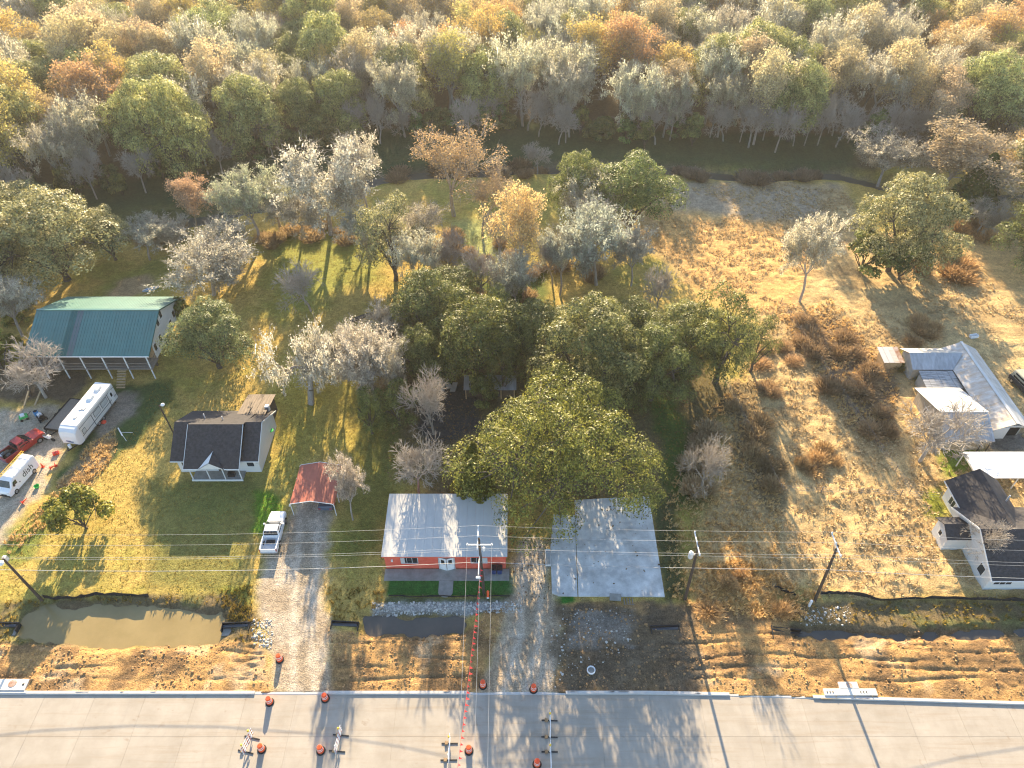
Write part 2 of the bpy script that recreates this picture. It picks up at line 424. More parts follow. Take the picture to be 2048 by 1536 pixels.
# woods floor, far green bank
far = pmask(xs, ys, np.array([[-4000, 122], [-75, 122], [-40, 128], [-10, 138], [40, 140], [90, 138], [4000, 138], [4000, 6000], [-4000, 6000]]), 2, 3, 6)
C = mixc(C, c_floor, far)
paint([(-300, 480), (200, 455), (400, 425), (800, 338), (1000, 326), (1320, 322), (1500, 340), (1700, 335), (1750, 270), (1400, 268), (1000, 240), (700, 260), (500, 310), (200, 370), (-300, 400)], c_bank, 2, 2, 5, amt=.9)
paint([(550, 470), (760, 440), (770, 560), (560, 640)], (.27, .27, .06), 3, 3, 4)
paint([(900, 440), (1000, 450), (1010, 560), (930, 560)], (.32, .34, .12), 2, 2, 4)
paint([(860, 560), (1090, 540), (1100, 660), (900, 640)], (.10, .13, .03), 2, 2, 4)
paint([(150, 600), (290, 520), (350, 500), (350, 600), (300, 640)], (.26, .25, .06), 2, 2, 4)
paint([(230, 560), (300, 545), (310, 590), (210, 600)], (.36, .27, .15), 1, 1.5, 3)
C = mixc(C, c_past, pmask(xs, ys, PASTURE, 1.5, 2, 4, 9))
C = mixc(C, (.34, .23, .11), pmask(xs, ys, PASTURE, 1.5, 2, 4, 9)*sstep(.5, .7, n2)*.8)
paint([(1310, 420), (1560, 430), (1640, 500), (1600, 640), (1420, 600), (1330, 520)], (.60, .36, .135), 2, 3, 5, amt=.9)
paint([(1320, 365), (1660, 375), (1620, 450), (1330, 420)], (.34, .28, .20), 2, 2.5, 4, amt=.9)
paint([(1760, 480), (1980, 560), (2250, 760), (2200, 500)], (.56, .34, .13), 2, 3, 5, amt=.7)
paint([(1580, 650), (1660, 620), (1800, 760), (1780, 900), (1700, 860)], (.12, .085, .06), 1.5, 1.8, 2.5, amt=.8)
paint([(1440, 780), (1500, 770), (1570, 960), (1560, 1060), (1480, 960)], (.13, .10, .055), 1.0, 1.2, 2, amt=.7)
paint([(1870, 880), (1950, 880), (1960, 945), (1890, 960)], (.17, .22, .03), 1, 1.2, 2)
paint([(1850, 980), (1890, 975), (1890, 1040), (1850, 1040)], (.20, .21, .03), .8, 1, 2)
paint([(1960, 870), (2120, 860), (2120, 900), (1980, 905)], (.20, .18, .15), .6, .6, 1)
# yards
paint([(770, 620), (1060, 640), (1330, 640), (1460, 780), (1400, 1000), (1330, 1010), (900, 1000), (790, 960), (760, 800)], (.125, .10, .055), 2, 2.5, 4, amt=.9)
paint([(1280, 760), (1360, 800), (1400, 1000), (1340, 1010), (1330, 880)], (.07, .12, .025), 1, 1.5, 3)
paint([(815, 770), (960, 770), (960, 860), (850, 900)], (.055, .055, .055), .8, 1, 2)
paint([(690, 780), (800, 800), (790, 1000), (720, 1140), (680, 1140), (700, 960)], (.12, .135, .03), 1.2, 1.8, 3, amt=.8)
paint([(560, 700), (720, 700), (700, 900), (560, 930)], (.34, .29, .06), 2, 2, 4, amt=.6)
paint([(190, 775), (340, 760), (350, 800), (260, 900), (180, 960), (110, 980), (150, 900)], (.062, .10, .030), 1.0, 1.4, 2)
paint([(225, 790), (275, 785), (270, 830), (200, 880), (190, 850)], (.25, .21, .16), .7, .8, 1.5)
paint([(185, 880), (230, 860), (225, 910), (170, 980), (130, 1000), (120, 970)], (.27, .20, .12), .7, .8, 1.2)
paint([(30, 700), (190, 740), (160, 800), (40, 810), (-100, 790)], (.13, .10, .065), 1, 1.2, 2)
paint([(300, 960), (540, 950), (530, 1000), (510, 1100), (470, 1180), (300, 1180)], (.13, .145, .042), 1.2, 1.5, 3, amt=.75)
paint([(515, 985), (545, 975), (565, 1020), (525, 1075), (505, 1060)], (.10, .20, .02), .6, .9, 1.5)
paint([(440, 1180), (500, 1170), (500, 1240), (450, 1240)], (.20, .21, .04), .6, .8, 1.2)
paint([(-60, 1060), (80, 1050), (75, 1120), (-60, 1130)], (.17, .20, .045), .8, 1, 1.5)
C = mixc(C, (.035, .13, .025), pmask(xs, ys, LAWN_RED, .12, .05))
paint([(766, 1138), (1020, 1134), (1024, 1154), (770, 1156)], (.10, .095, .08), .2, .1)
paint([(772, 1193), (1030, 1192), (1030, 1230), (770, 1230)], (.10, .115, .05), .3, .4)
paint([(750, 1206), (1035, 1204), (1040, 1224), (745, 1226)], (.36, .35, .33), .35, .5, .9, amt=.9)
paint([(1113, 1190), (1150, 1190), (1148, 1212), (1118, 1212)], (.03, .16, .02), .3, .3, 1)
paint([(1300, 985), (1350, 985), (1372, 1195), (1330, 1200)], (.075, .085, .035), .6, .6, 1.5)
# gravel, mud
for P, a in ((DRIVE_MAIN, 1), (DRIVE_RIGHT, 1), (DRIVE_LEFT, .95)):
    m = pmask(xs, ys, P, .8, .9, 1.6, 23)*a
    C = mixc(C, c_grav, m); C = mixc(C, c_grav*np.array([.80, .76, .70]), m*sstep(.45, .65, n2))
for tr_, col_ in ((poly_w([(620, 1010), (612, 1120), (604, 1240), (606, 1385)]), (.55, .47, .37)), (poly_w([(1064, 1090), (1062, 1180), (1058, 1280), (1030, 1385)]), (.52, .45, .36))):
    d_ = sd_line(xs, ys, tr_); wob = (fbm(xs, ys, 2, 333, 3)-.5)*.7
    C = mixc(C, col_, np.exp(-((d_+wob-.95)/.35)**2)*.75); C = mixc(C, (.24, .20, .14), np.exp(-((d_+wob)/.45)**2)*.45*sstep(.4, .6, n2))
m = np.zeros(len(xs))
for P in DIRT: m = np.maximum(m, pmask(xs, ys, P, .35, .5, 1.2, 17))
m *= 1-.97*pmask(xs, ys, DRIVE_MAIN, .5, .5)
m *= 1-.9*pmask(xs, ys, DRIVE_RIGHT, .6, .6)
C = mixc(C, c_dirt, m); C = mixc(C, c_dirt2, m*sstep(.42, .62, fbm(xs, ys, 2.2, 301, 4)))
C = mixc(C, (.52, .37, .22), m*sstep(.58, .72, fbm(xs, ys, 3.4, 305, 3))*.7)
paint([(1110, 1205), (1390, 1215), (1420, 1395), (1110, 1395)], (.105, .085, .06), .8, 1.5, 1.5, amt=.88)  # dark soil of the verge, with the oaks' shade put into its colour
paint([(1150, 1220), (1270, 1225), (1260, 1290), (1140, 1290)], (.26, .24, .21), .6, 1.2, .9, amt=.6)
for P in BANKS:
    mb = pmask(xs, ys, P, .5, .5, 1.5)
    C = mixc(C, (.13, .10, .06), mb*.9); C = mixc(C, (.16, .16, .05), mb*sstep(.55, .7, n2)*.7)
for P, dep, soft in DITCHES:
    C = mixc(C, (.14, .10, .06), pmask(xs, ys, P, .7, .4)*.85)
dcr = sd_line(xs, ys, CREEK); C = mixc(C, (.20, .17, .12), (1-sstep(1.5, 3.2, dcr+n3))*.8)
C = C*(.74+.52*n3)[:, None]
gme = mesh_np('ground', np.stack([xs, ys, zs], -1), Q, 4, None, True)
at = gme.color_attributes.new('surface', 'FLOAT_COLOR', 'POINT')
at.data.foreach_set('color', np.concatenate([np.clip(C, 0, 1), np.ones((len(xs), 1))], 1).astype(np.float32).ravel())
def ground_mat():
    m, N, L, b = nodes_of('ground')
    a = N.new('ShaderNodeVertexColor'); a.layer_name = 'surface'
    tc = N.new('ShaderNodeTexCoord')
    def noise(s, d=5, r=.65):
        n = N.new('ShaderNodeTexNoise'); n.inputs['Scale'].default_value = s; n.inputs['Detail'].default_value = d; n.inputs['Roughness'].default_value = r
        L.new(tc.outputs['Object'], n.inputs['Vector']); return n.outputs[0]
    f1 = noise(1.9); f2 = noise(7, 4, .75)
    r1 = N.new('ShaderNodeMapRange'); r1.inputs['From Min'].default_value = .3; r1.inputs['From Max'].default_value = .7
    r1.inputs['To Min'].default_value = .72; r1.inputs['To Max'].default_value = 1.28; L.new(f1, r1.inputs[0])
    r2 = N.new('ShaderNodeMapRange'); r2.inputs['From Min'].default_value = .28; r2.inputs['From Max'].default_value = .72
    r2.inputs['To Min'].default_value = .45; r2.inputs['To Max'].default_value = 1.55; L.new(f2, r2.inputs[0])
    mu = N.new('ShaderNodeMath'); mu.operation = 'MULTIPLY'; L.new(r1.outputs[0], mu.inputs[0]); L.new(r2.outputs[0], mu.inputs[1])
    vm = N.new('ShaderNodeVectorMath'); vm.operation = 'SCALE'; L.new(a.outputs[0], vm.inputs[0]); L.new(mu.outputs[0], vm.inputs['Scale'])
    L.new(vm.outputs[0], b.inputs['Base Color']); b.inputs['Roughness'].default_value = .95; b.inputs['Specular IOR Level'].default_value = .1
    ad = N.new('ShaderNodeMath'); ad.operation = 'ADD'; L.new(f1, ad.inputs[0]); L.new(f2, ad.inputs[1])
    bp = N.new('ShaderNodeBump'); bp.inputs['Strength'].default_value = .8; bp.inputs['Distance'].default_value = .16
    L.new(ad.outputs[0], bp.inputs['Height']); L.new(bp.outputs[0], b.inputs['Normal'])
    return m
gme.materials.append(ground_mat())
tag(link('ground', gme), kind='structure')

# ---- water
def water(name, P, z, mat, label=None):
    mb = MB(); n = len(P)
    mb.add([(p[0], p[1], z) for p in P], [tuple(range(n))]); o = mb.build(name, mat)
    if o.data.polygons[0].normal.z < 0: o.data.flip_normals()
    return tag(o, kind='structure')
def grow_poly(P, k):
    c = P.mean(0); return [c+(p-c)*(1+k/np.linalg.norm(p-c)) for p in P]
water('pond', grow_poly(DITCHES[0][0], 1.2), -.42, 'water_mud')
water('ditch_water', grow_poly(DITCHES[1][0], 1.6), -.52, 'water_dark')
water('ditch_water', grow_poly(DITCHES[2][0], 1.5), -.50, 'water_dark')
cw = []; 
for i, p in enumerate(CREEK):
    t = CREEK[min(i+1, len(CREEK)-1)]-CREEK[max(i-1, 0)]; t = t/np.linalg.norm(t); nrm = np.array([-t[1], t[0]])
    cw.append((p+nrm*1.9, p-nrm*1.9))
mb = MB()
for i in range(len(cw)-1):
    (a, b), (c, d) = cw[i], cw[i+1]
    mb.add([(a[0], a[1], -1.45), (b[0], b[1], -1.45), (d[0], d[1], -1.45), (c[0], c[1], -1.45)], [(0, 1, 2, 3)])
tag(mb.build('creek', 'creek_water'), kind='structure')

# ---- road of cast slabs, kerb, inlets
road = bpy.data.objects.new('road', None); COL.objects.link(road); tag(road, kind='structure')
base = MB().box(-1500, 1500, -12, 30.44, -.13, -.02).build('road_bed', 'concrete_road', road)
sl = MB().box(-2.42, 2.42, -2.02, 2.02, -.10, .0).build('slab', 'concrete_road', road)
first = True
for r, yc in enumerate((28.42, 24.36, 20.30, 16.24)):
    for k in range(-12, 13):
        o = sl if first else sl.copy()
        if not first: COL.objects.link(o)
        first = False; o.location = (k*4.86+1.1, yc, 0)
KG = [(-25.2, -18.7, 'm'), (-4.3, 5.0, 'r')]
mb = MB()
def kerb_run(x0, x1, hgt):
    n = max(1, int((x1-x0)/6)); 
    for i in range(n):
        a = lerp(x0, x1, i/n); b = lerp(x0, x1, (i+1)/n); ya, yb = float(kerb_y(a)), float(kerb_y(b))
        mb.add([(a, ya-.2, 0), (b, yb-.2, 0), (b, yb+.12, -.05), (a, ya+.12, -.05), (a, ya-.15, hgt), (b, yb-.15, hgt), (b, yb+.12, hgt), (a, ya+.12, hgt)],
               [(0, 1, 5, 4), (4, 5, 6, 7), (2, 3, 7, 6), (1, 2, 6, 5), (3, 0, 4, 7)])
kerb_run(-260, -24.9, .14); kerb_run(-18.2, -4.2, .14); kerb_run(5.2, 21, .15); kerb_run(29, 260, .15)
kerb_run(-24.9, -18.2, .02); kerb_run(-4.2, 5.2, .02); kerb_run(21, 29, .03)
tag(mb.build('kerb', 'concrete_kerb'), kind='structure')

# ================================================================== TREES
def norm(v): return v/(np.linalg.norm(v)+1e-9)
def tubes_np(segs, n=4):
    """segs: list of (p0, p1, r0, r1) -> V, Q"""
    P0 = np.array([s[0] for s in segs]); P1 = np.array([s[1] for s in segs]); R0 = np.array([s[2] for s in segs]); R1 = np.array([s[3] for s in segs])
    D = P1-P0; D /= np.linalg.norm(D, axis=1, keepdims=True)+1e-9
    U = np.where(np.abs(D[:, 2:3]) < .9, np.array([[0, 0, 1.]]), np.array([[1., 0, 0]]))
    A = np.cross(D, U); A /= np.linalg.norm(A, axis=1, keepdims=True)+1e-9; B = np.cross(A, D)
    V = np.zeros((len(segs), 2, n, 3))
    for k in range(n):
        a = 2*math.pi*k/n; o = A*math.cos(a)+B*math.sin(a)
        V[:, 0, k] = P0+o*R0[:, None]; V[:, 1, k] = P1+o*R1[:, None]
    b = np.arange(len(segs))[:, None]*2*n; q = []
    for k in range(n):
        k2 = (k+1) % n; q.append(np.stack([b[:, 0]+k2, b[:, 0]+k, b[:, 0]+n+k, b[:, 0]+n+k2], -1))
    return V.reshape(-1, 3), np.stack(q, 1).reshape(-1, 4)
def leaves_np(P, Nn, S, rng, asp=.62):
    """one diamond-ish quad per point, facing roughly Nn"""
    n = len(P); T = rng.normal(size=(n, 3)); Nn = Nn/(np.linalg.norm(Nn, axis=1, keepdims=True)+1e-9)
    T -= (T*Nn).sum(1, keepdims=True)*Nn; T /= np.linalg.norm(T, axis=1, keepdims=True)+1e-9
    B = np.cross(Nn, T); S = S[:, None]
    bend = Nn*S*.18
    V = np.stack([P-T*S, P+B*S*asp+bend, P+T*S, P-B*S*asp+bend], 1).reshape(-1, 3)
    return V, np.arange(4*n).reshape(n, 4)
def strips_np(P, Ln, Wd, rng):
    """hanging moss: tapering quads"""
    n = len(P); a = rng.uniform(0, 2*math.pi, n); d = np.stack([np.cos(a), np.sin(a), np.zeros(n)], -1)*Wd[:, None]
    dn = np.stack([rng.normal(0, .16, n), rng.normal(0, .16, n), -np.ones(n)], -1)*Ln[:, None]
    V = np.stack([P-d, P+d, P+d*.35+dn, P-d*.35+dn*rng.uniform(.7, 1, (n, 1))], 1).reshape(-1, 3)
    return V, np.arange(4*n).reshape(n, 4)
def cat(parts):
    V = []; Qs = []; o = 0
    for v, q in parts:
        V.append(v); Qs.append(q+o); o += len(v)
    return np.concatenate(V), np.concatenate(Qs)
def grow(segs, tips, p, d, L, r, lev, pr, rng):
    mx = pr['levels']; ns = pr.get('nseg', (2, 3, 3, 2, 1))[lev]
    for i in range(ns):
        d = norm(d+rng.normal(0, pr['wob'], 3)+np.array([0, 0, pr['up'][lev]]))
        q = p+d*L/ns; r1 = r*(.80 if lev else .88)
        segs.append((p, q, r, r1, lev)); p, r = q, r1
        if lev and lev < mx and i < ns-1 and rng.random() < pr.get('side', .75):
            e = norm(rng.normal(size=3)); dd = norm(d+e*pr['ang']*1.2)
            grow(segs, tips, p, dd, L*pr['ratio']*rng.uniform(.6, .95), r*.62, lev+1, pr, rng)
    if lev == mx: tips.append((p, d)); return
    nc = pr['kids'][lev]; a0 = rng.uniform(0, 6.28)
    for k in range(nc):
        a = a0+k*2*math.pi/nc+rng.normal(0, .3)
        u = norm(np.cross(d, [0.3, .2, 1.0] if abs(d[2]) > .9 else [0, 0, 1.0])); v = np.cross(d, u)
        e = u*math.cos(a)+v*math.sin(a)
        s = pr['ang']*rng.uniform(.6, 1.3)*(pr.get('a0', 1) if lev == 0 else 1)
        grow(segs, tips, p, norm(d+e*s), L*(pr['r0'] if lev == 0 else pr['ratio'])*rng.uniform(.75, 1.2), r*(.62 if nc > 2 else .72), lev+1, pr, rng)
def fit(parts, W0, H0):
    """scale point sets so that the whole is H0 tall and about W0 wide"""
    allp = np.concatenate(parts); zt = np.percentile(allp[:, 2], 99.7); c = np.median(allp[:, :2], 0)
    rr = np.percentile(np.hypot(allp[:, 0], allp[:, 1]), 97)
    return np.array([W0/2/rr, W0/2/rr, H0/zt])
PROTO = {}
def proto(key, trunk, crown, tm, cm):
    tv, tq = trunk; cv, cq = crown
    PROTO[key] = (mesh_np(key+'_trunk', tv, tq, 4, MATS[tm], True), mesh_np(key+'_crown', cv, cq, 4, MATS[cm]))
def shaped(segs_by, s): return [(a*s, b*s, r0, r1) for a, b, r0, r1, *_ in segs_by]

def make_bare(key, seed, W0, H0, tm='bark_pale', cm='twig', moss=0, mossmat='leaf_moss', leaf=0, leafmat_='leaf_autumn', leafsz=.16, tr=.30, up=(.1, .12, .1, .06, .0), ang=.62, kids=(5, 3, 3, 4), th=.28, twig=.022, top=0.0, a0=1.2, wob=.16, ratio=.70, mlen=.9):
    rng = np.random.default_rng(seed)
    pr = dict(levels=4, wob=wob, up=up, kids=kids, ang=ang, ratio=ratio, r0=.85, a0=a0)
    segs, tips = [], []
    grow(segs, tips, np.zeros(3), np.array([0, 0, 1.]), H0*th, tr, 0, pr, rng)
    s = fit([np.array([t[0] for t in tips])], W0, H0)
    S = shaped(segs, s); lev = np.array([g[4] for g in segs])
    big = [S[i] for i in range(len(S)) if lev[i] <= 2]; fine = [(a, b, max(r0, twig), max(r1, twig*.7)) for (a, b, r0, r1), l in zip(S, lev) if l > 2]
    # extra twig brush at the tips
    ext = []
    for p, d in tips:
        p = p*s
        for k in range(3):
            e = norm(d+rng.normal(0, .55, 3)+np.array([0, 0, .12])); ext.append((p-d*.15, p+e*rng.uniform(.45, .95)*H0/14, twig*.8, twig*.45))
    tv = tubes_np([(a, b, r0, r1) for a, b, r0, r1 in big], 6)
    parts = [tubes_np(fine+ext, 3)] if not (moss or leaf) else []
    tw = tubes_np(fine+ext, 3)
    if moss or leaf:
        TP = np.array([t[0]*s for t in tips]); TD = np.array([t[1] for t in tips])
        parts = []
        if moss:
            fs = fine; idx = rng.integers(0, len(fs), moss); t = rng.random(moss)[:, None]
            A = np.array([fs[i][0] for i in idx]); B = np.array([fs[i][1] for i in idx]); P = A+(B-A)*t+rng.normal(0, .12, (moss, 3))
            parts.append(strips_np(P, rng.gamma(2.2, mlen*.34, moss), rng.uniform(.04, .12, moss), rng))
            k = int(moss*1.5); P2 = np.resize(P, (k, 3))+rng.normal(0, .25, (k, 3)); parts.append(leaves_np(P2, rng.normal(size=(k, 3)), rng.uniform(.07, .16, k), rng))
        if leaf:
            wgt = np.clip((TP[:, 2]/H0-top), .03, 1)**1.3; wgt /= wgt.sum()
            idx = rng.choice(len(TP), leaf, p=wgt); P = TP[idx]+rng.normal(0, .42, (leaf, 3))*np.array([1, 1, .8])
            parts.append(leaves_np(P, rng.normal(size=(leaf, 3))+np.array([0, 0, .5]), rng.uniform(.6, 1.3, leaf)*leafsz, rng))
        tv = cat([tv, tw])
        cm = mossmat if moss and not leaf else leafmat_
    proto(key, tv, cat(parts), tm, cm)
def make_oak(key, seed, W0, H0, nl, per, lsz, tr=.5, base=.22, flat=.75, cm='leaf_oak', tm='bark', fill=.55, rlobe=(.085, .15)):
    rng = np.random.default_rng(seed); R = W0/2
    ctr = []; rad = []
    tries = 0
    while len(ctr) < nl and tries < nl*40:
        tries += 1
        a = rng.uniform(0, 6.283); rr = math.sqrt(rng.random()); rim = .82+.18*math.sin(a*3+seed)+.10*math.sin(a*7+seed*2)
        lr = W0*rng.uniform(*rlobe)
        prof = math.sqrt(max(0, 1-rr**2.4)); zt = H0*(base+.16)+(H0*(1-base-.16)-lr*flat)*prof
        if rng.random() < fill: z = zt*rng.uniform(.90, 1.0)
        else: z = lerp(H0*(base+.04), zt, rng.uniform(.25, .95))
        c = np.array([math.cos(a)*rr*(R-lr*.6)*rim, math.sin(a)*rr*(R-lr*.6)*rim, max(z, lr*.6)])
        if all(np.linalg.norm((c-q)*np.array([1, 1, 1.2])) > 1.0*min(lr, q2) for q, q2 in zip(ctr, rad)):
            ctr.append(c); rad.append(lr)
    A_ = np.array(ctr); keep = [((np.linalg.norm(A_-c, axis=1) < 2.1*lr).sum() >= 4) for c, lr in zip(ctr, rad)]      # no stray lobes on long bare limbs
    ctr = [c for c, k in zip(ctr, keep) if k]; rad = [q for q, k in zip(rad, keep) if k]
    P = []; Nn = []; S = []
    for c, lr in zip(ctr, rad):
        n = int(per*(lr/(W0*.12))**2); u = rng.normal(size=(n, 3)); u /= np.linalg.norm(u, axis=1, keepdims=True)
        u[:, 2] = np.where(u[:, 2] < -.35, -u[:, 2], u[:, 2])
        g = 1+.22*np.sin(u[:, 0]*5+c[0])*np.sin(u[:, 1]*5+c[1]*2)
        r = lr*g*rng.uniform(.62, 1.06, n)**.6
        P.append(c+u*r[:, None]*np.array([1, 1, flat])); Nn.append(u*1.1+rng.normal(0, .42, (n, 3))+np.array([0, 0, .2])); S.append(rng.uniform(.55, 1.25, n)*lsz)
    P = np.concatenate(P); Nn = np.concatenate(Nn); S = np.concatenate(S)
    # limbs: trunk, then curved limbs to the lobes through a few main forks
    segs = []; th = H0*base
    segs.append((np.zeros(3), np.array([.1, .1, th*.5]), tr*1.25, tr)); segs.append((np.array([.1, .1, th*.5]), np.array([0, 0, th]), tr, tr*.85))
    nm = 7; forks = []
    for k in range(nm):
        a = k*6.283/nm+rng.normal(0, .25); rr = R*rng.uniform(.35, .5)
        f = np.array([math.cos(a)*rr, math.sin(a)*rr, H0*rng.uniform(.42, .6)]); m = np.array([f[0]*.5, f[1]*.5, lerp(th, f[2], .62)])+rng.normal(0, .2, 3)
        segs += [(np.array([0, 0, th*.92]), m, tr*.5, tr*.4), (m, f, tr*.4, tr*.28)]; forks.append(f)
    forks.append(np.array([0, 0, H0*.62])); segs.append((np.array([0, 0, th*.9]), forks[-1], tr*.55, tr*.3))
    F_ = np.array(forks)
    for c in ctr:
        f = F_[np.argmin(((F_-c)**2).sum(1))]; m = (f+c)/2+rng.normal(0, .3, 3)+np.array([0, 0, .15])
        segs += [(f, m, tr*.22, tr*.14), (m, c, tr*.14, tr*.07)]
    proto(key, tubes_np(segs, 6), leaves_np(P, Nn, S, rng), tm, cm)
# proto families (width, height in metres)
for i in range(3): make_oak('oak%d' % i, 11+i, 15, 13, 62, 680, .13, .36, base=.08, fill=.6, rlobe=(.07, .145))
make_oak('oak_hero', 5, 25, 14.5, 140, 1150, .122, .62, base=.09, fill=.56, rlobe=(.045, .10))
make_oak('oak_open', 8, 15, 12.5, 50, 560, .13, .38, base=.12, fill=.35, rlobe=(.06, .11))
make_oak('shrub', 15, 6, 4.6, 26, 320, .13, .12, base=.05)
for i in range(3): make_bare('autumn%d' % i, 31+i, 12.5, 15, leaf=9500, leafsz=.15, tr=.22, ang=.6, a0=1.2, up=(.1, .14, .12, .08, .05), top=.05, th=.13, kids=(6, 3, 3, 4))
for i in range(3): make_bare('mossy%d' % i, 51+i, 12, 13, moss=6000, tr=.25, ang=.75, th=.13, mlen=.34, kids=(6, 3, 3, 4))
for i in range(2): make_bare('bare%d' % i, 71+i, 9, 9.5, tr=.2, ang=.7, kids=(6, 4, 3, 4), a0=1.3, th=.2, twig=.028)
make_bare('gnarled', 91, 15, 9, moss=3000, tr=.46, ang=.95, a0=2.0, kids=(6, 3, 3, 3), up=(.0, .02, .08, .06, .0), th=.34, wob=.3, mlen=.5, tm='bark_pale')
make_bare('sparse_brown', 93, 15, 19, leaf=5200, leafsz=.15, tr=.34, ang=.55, a0=1.1, th=.34, top=.1)
def make_cedar(key, seed, W0, H0, n, sz):
    rng = np.random.default_rng(seed); z = rng.random(n)**.8; a = rng.uniform(0, 6.283, n)
    prof = (1-z)**.75*(.75+.25*np.sin(a*5+z*9)*np.sin(z*17+a*2)); r = W0/2*prof*np.sqrt(rng.uniform(.45, 1, n))+.05
    P = np.stack([np.cos(a)*r, np.sin(a)*r, H0*(.06+.94*z)], -1); N_ = np.stack([np.cos(a), np.sin(a), .5+0*a], -1)+rng.normal(0, .5, (n, 3))
    proto(key, tubes_np([(np.zeros(3), np.array([0, 0, H0*.95]), .16, .03)], 6), leaves_np(P, N_, rng.uniform(.5, 1.2, n)*sz, rng), 'bark', 'leaf_cedar')
make_cedar('cedar', 3, 6, 9, 7500, .24)
def make_brush(key, seed, W0, H0, n):
    rng = np.random.default_rng(seed); a = rng.uniform(0, 6.283, n); r0 = np.sqrt(rng.random(n))*W0*.28
    P0 = np.stack([np.cos(a)*r0, np.sin(a)*r0, np.zeros(n)], -1); L_ = H0*rng.uniform(.5, 1.05, n)*(1-.35*(r0/(W0*.28))**2)
    d = np.stack([np.cos(a)*r0*1.2+rng.normal(0, .3, n), np.sin(a)*r0*1.2+rng.normal(0, .3, n), L_], -1)
    w_ = rng.uniform(.025, .07, n); t = rng.uniform(0, 6.283, n); o = np.stack([np.cos(t), np.sin(t), 0*t], -1)*w_[:, None]
    V = np.stack([P0-o*.6, P0+o*.6, P0+d+o*.9, P0+d-o*.9], 1).reshape(-1, 3)
    k = n; Q2 = P0+d*rng.uniform(.5, 1.05, (n, 1))
    c2 = leaves_np(Q2, rng.normal(size=(n, 3)), rng.uniform(.05, .13, n), rng)
    st = tubes_np([(np.zeros(3), np.array([rng.normal(0, .3), rng.normal(0, .3), H0*.6]), .03, .015) for _ in range(6)], 4)
    proto(key, st, cat([(V, np.arange(4*n).reshape(n, 4)), c2]), 'twig', 'brush')
for i in range(2): make_brush('brush%d' % i, 21+i, 3.2, 1.7, 620)

RNG = random.Random(77)
def tree(key, x, y, w_, h_, label, name, cat_='tree', group=None, tint=(1, 1, 1), rz=None, W0=None, H0=None, z=None):
    tm, cm = PROTO[key]; W0, H0 = DIM[key]
    t = thing(name, label, cat_, (x, y, gz(x, y)-.08 if z is None else z), RNG.uniform(0, 6.28) if rz is None else rz, group)
    t.scale = (w_/W0, w_/W0, h_/H0)
    link('trunk' if cat_ == 'tree' else 'stems', tm, t)
    c = link('crown' if cat_ == 'tree' else 'foliage', cm, t); c.color = (*tint, 1)
    return t
DIM = {'oak0': (15, 13), 'oak1': (15, 13), 'oak2': (15, 13), 'oak_hero': (25, 14.5), 'oak_open': (15, 12.5), 'shrub': (6, 4.6), 'autumn0': (12.5, 15), 'autumn1': (12.5, 15), 'autumn2': (12.5, 15),
       'mossy0': (12, 13), 'mossy1': (12, 13), 'mossy2': (12, 13), 'bare0': (9, 9.5), 'bare1': (9, 9.5), 'gnarled': (15, 9), 'sparse_brown': (15, 19), 'cedar': (6, 9), 'brush0': (3.2, 1.7), 'brush1': (3.2, 1.7)}
def height_at(bx, by, ty, extra):
    """height that puts the top of a thing standing at base pixel (bx, by) on pixel row ty"""
    b = Wp(bx, by); D = b.y+extra
    v = (768-ty)/F
    return H - D*(math.sin(TH)-v*math.cos(TH))/(math.cos(TH)+v*math.sin(TH))
def ptree(key, bx, by, ty, wpx, label, name, cat_='tree', tint=(1, 1, 1), group=None, rz=None):
    b = Wp(bx, by); dep = b.y*math.cos(TH)+(H-6)*math.sin(TH); w_ = wpx*dep/F*(1.3 if key.startswith('mossy') else 1.14 if key.startswith(('oak', 'autumn')) and key != 'oak_hero' else 1)
    h_ = max(1.0, height_at(bx, by, ty, w_*.16))
    return tree(key, b.x, b.y, w_, h_, label, name, cat_, group, tint, rz)
OLV = (1.25, 1.15, 1.0); OLG = (1.9, 1.65, 1.9); DKG = (.75, .85, .8); YG = (1.5, 1.35, .55)
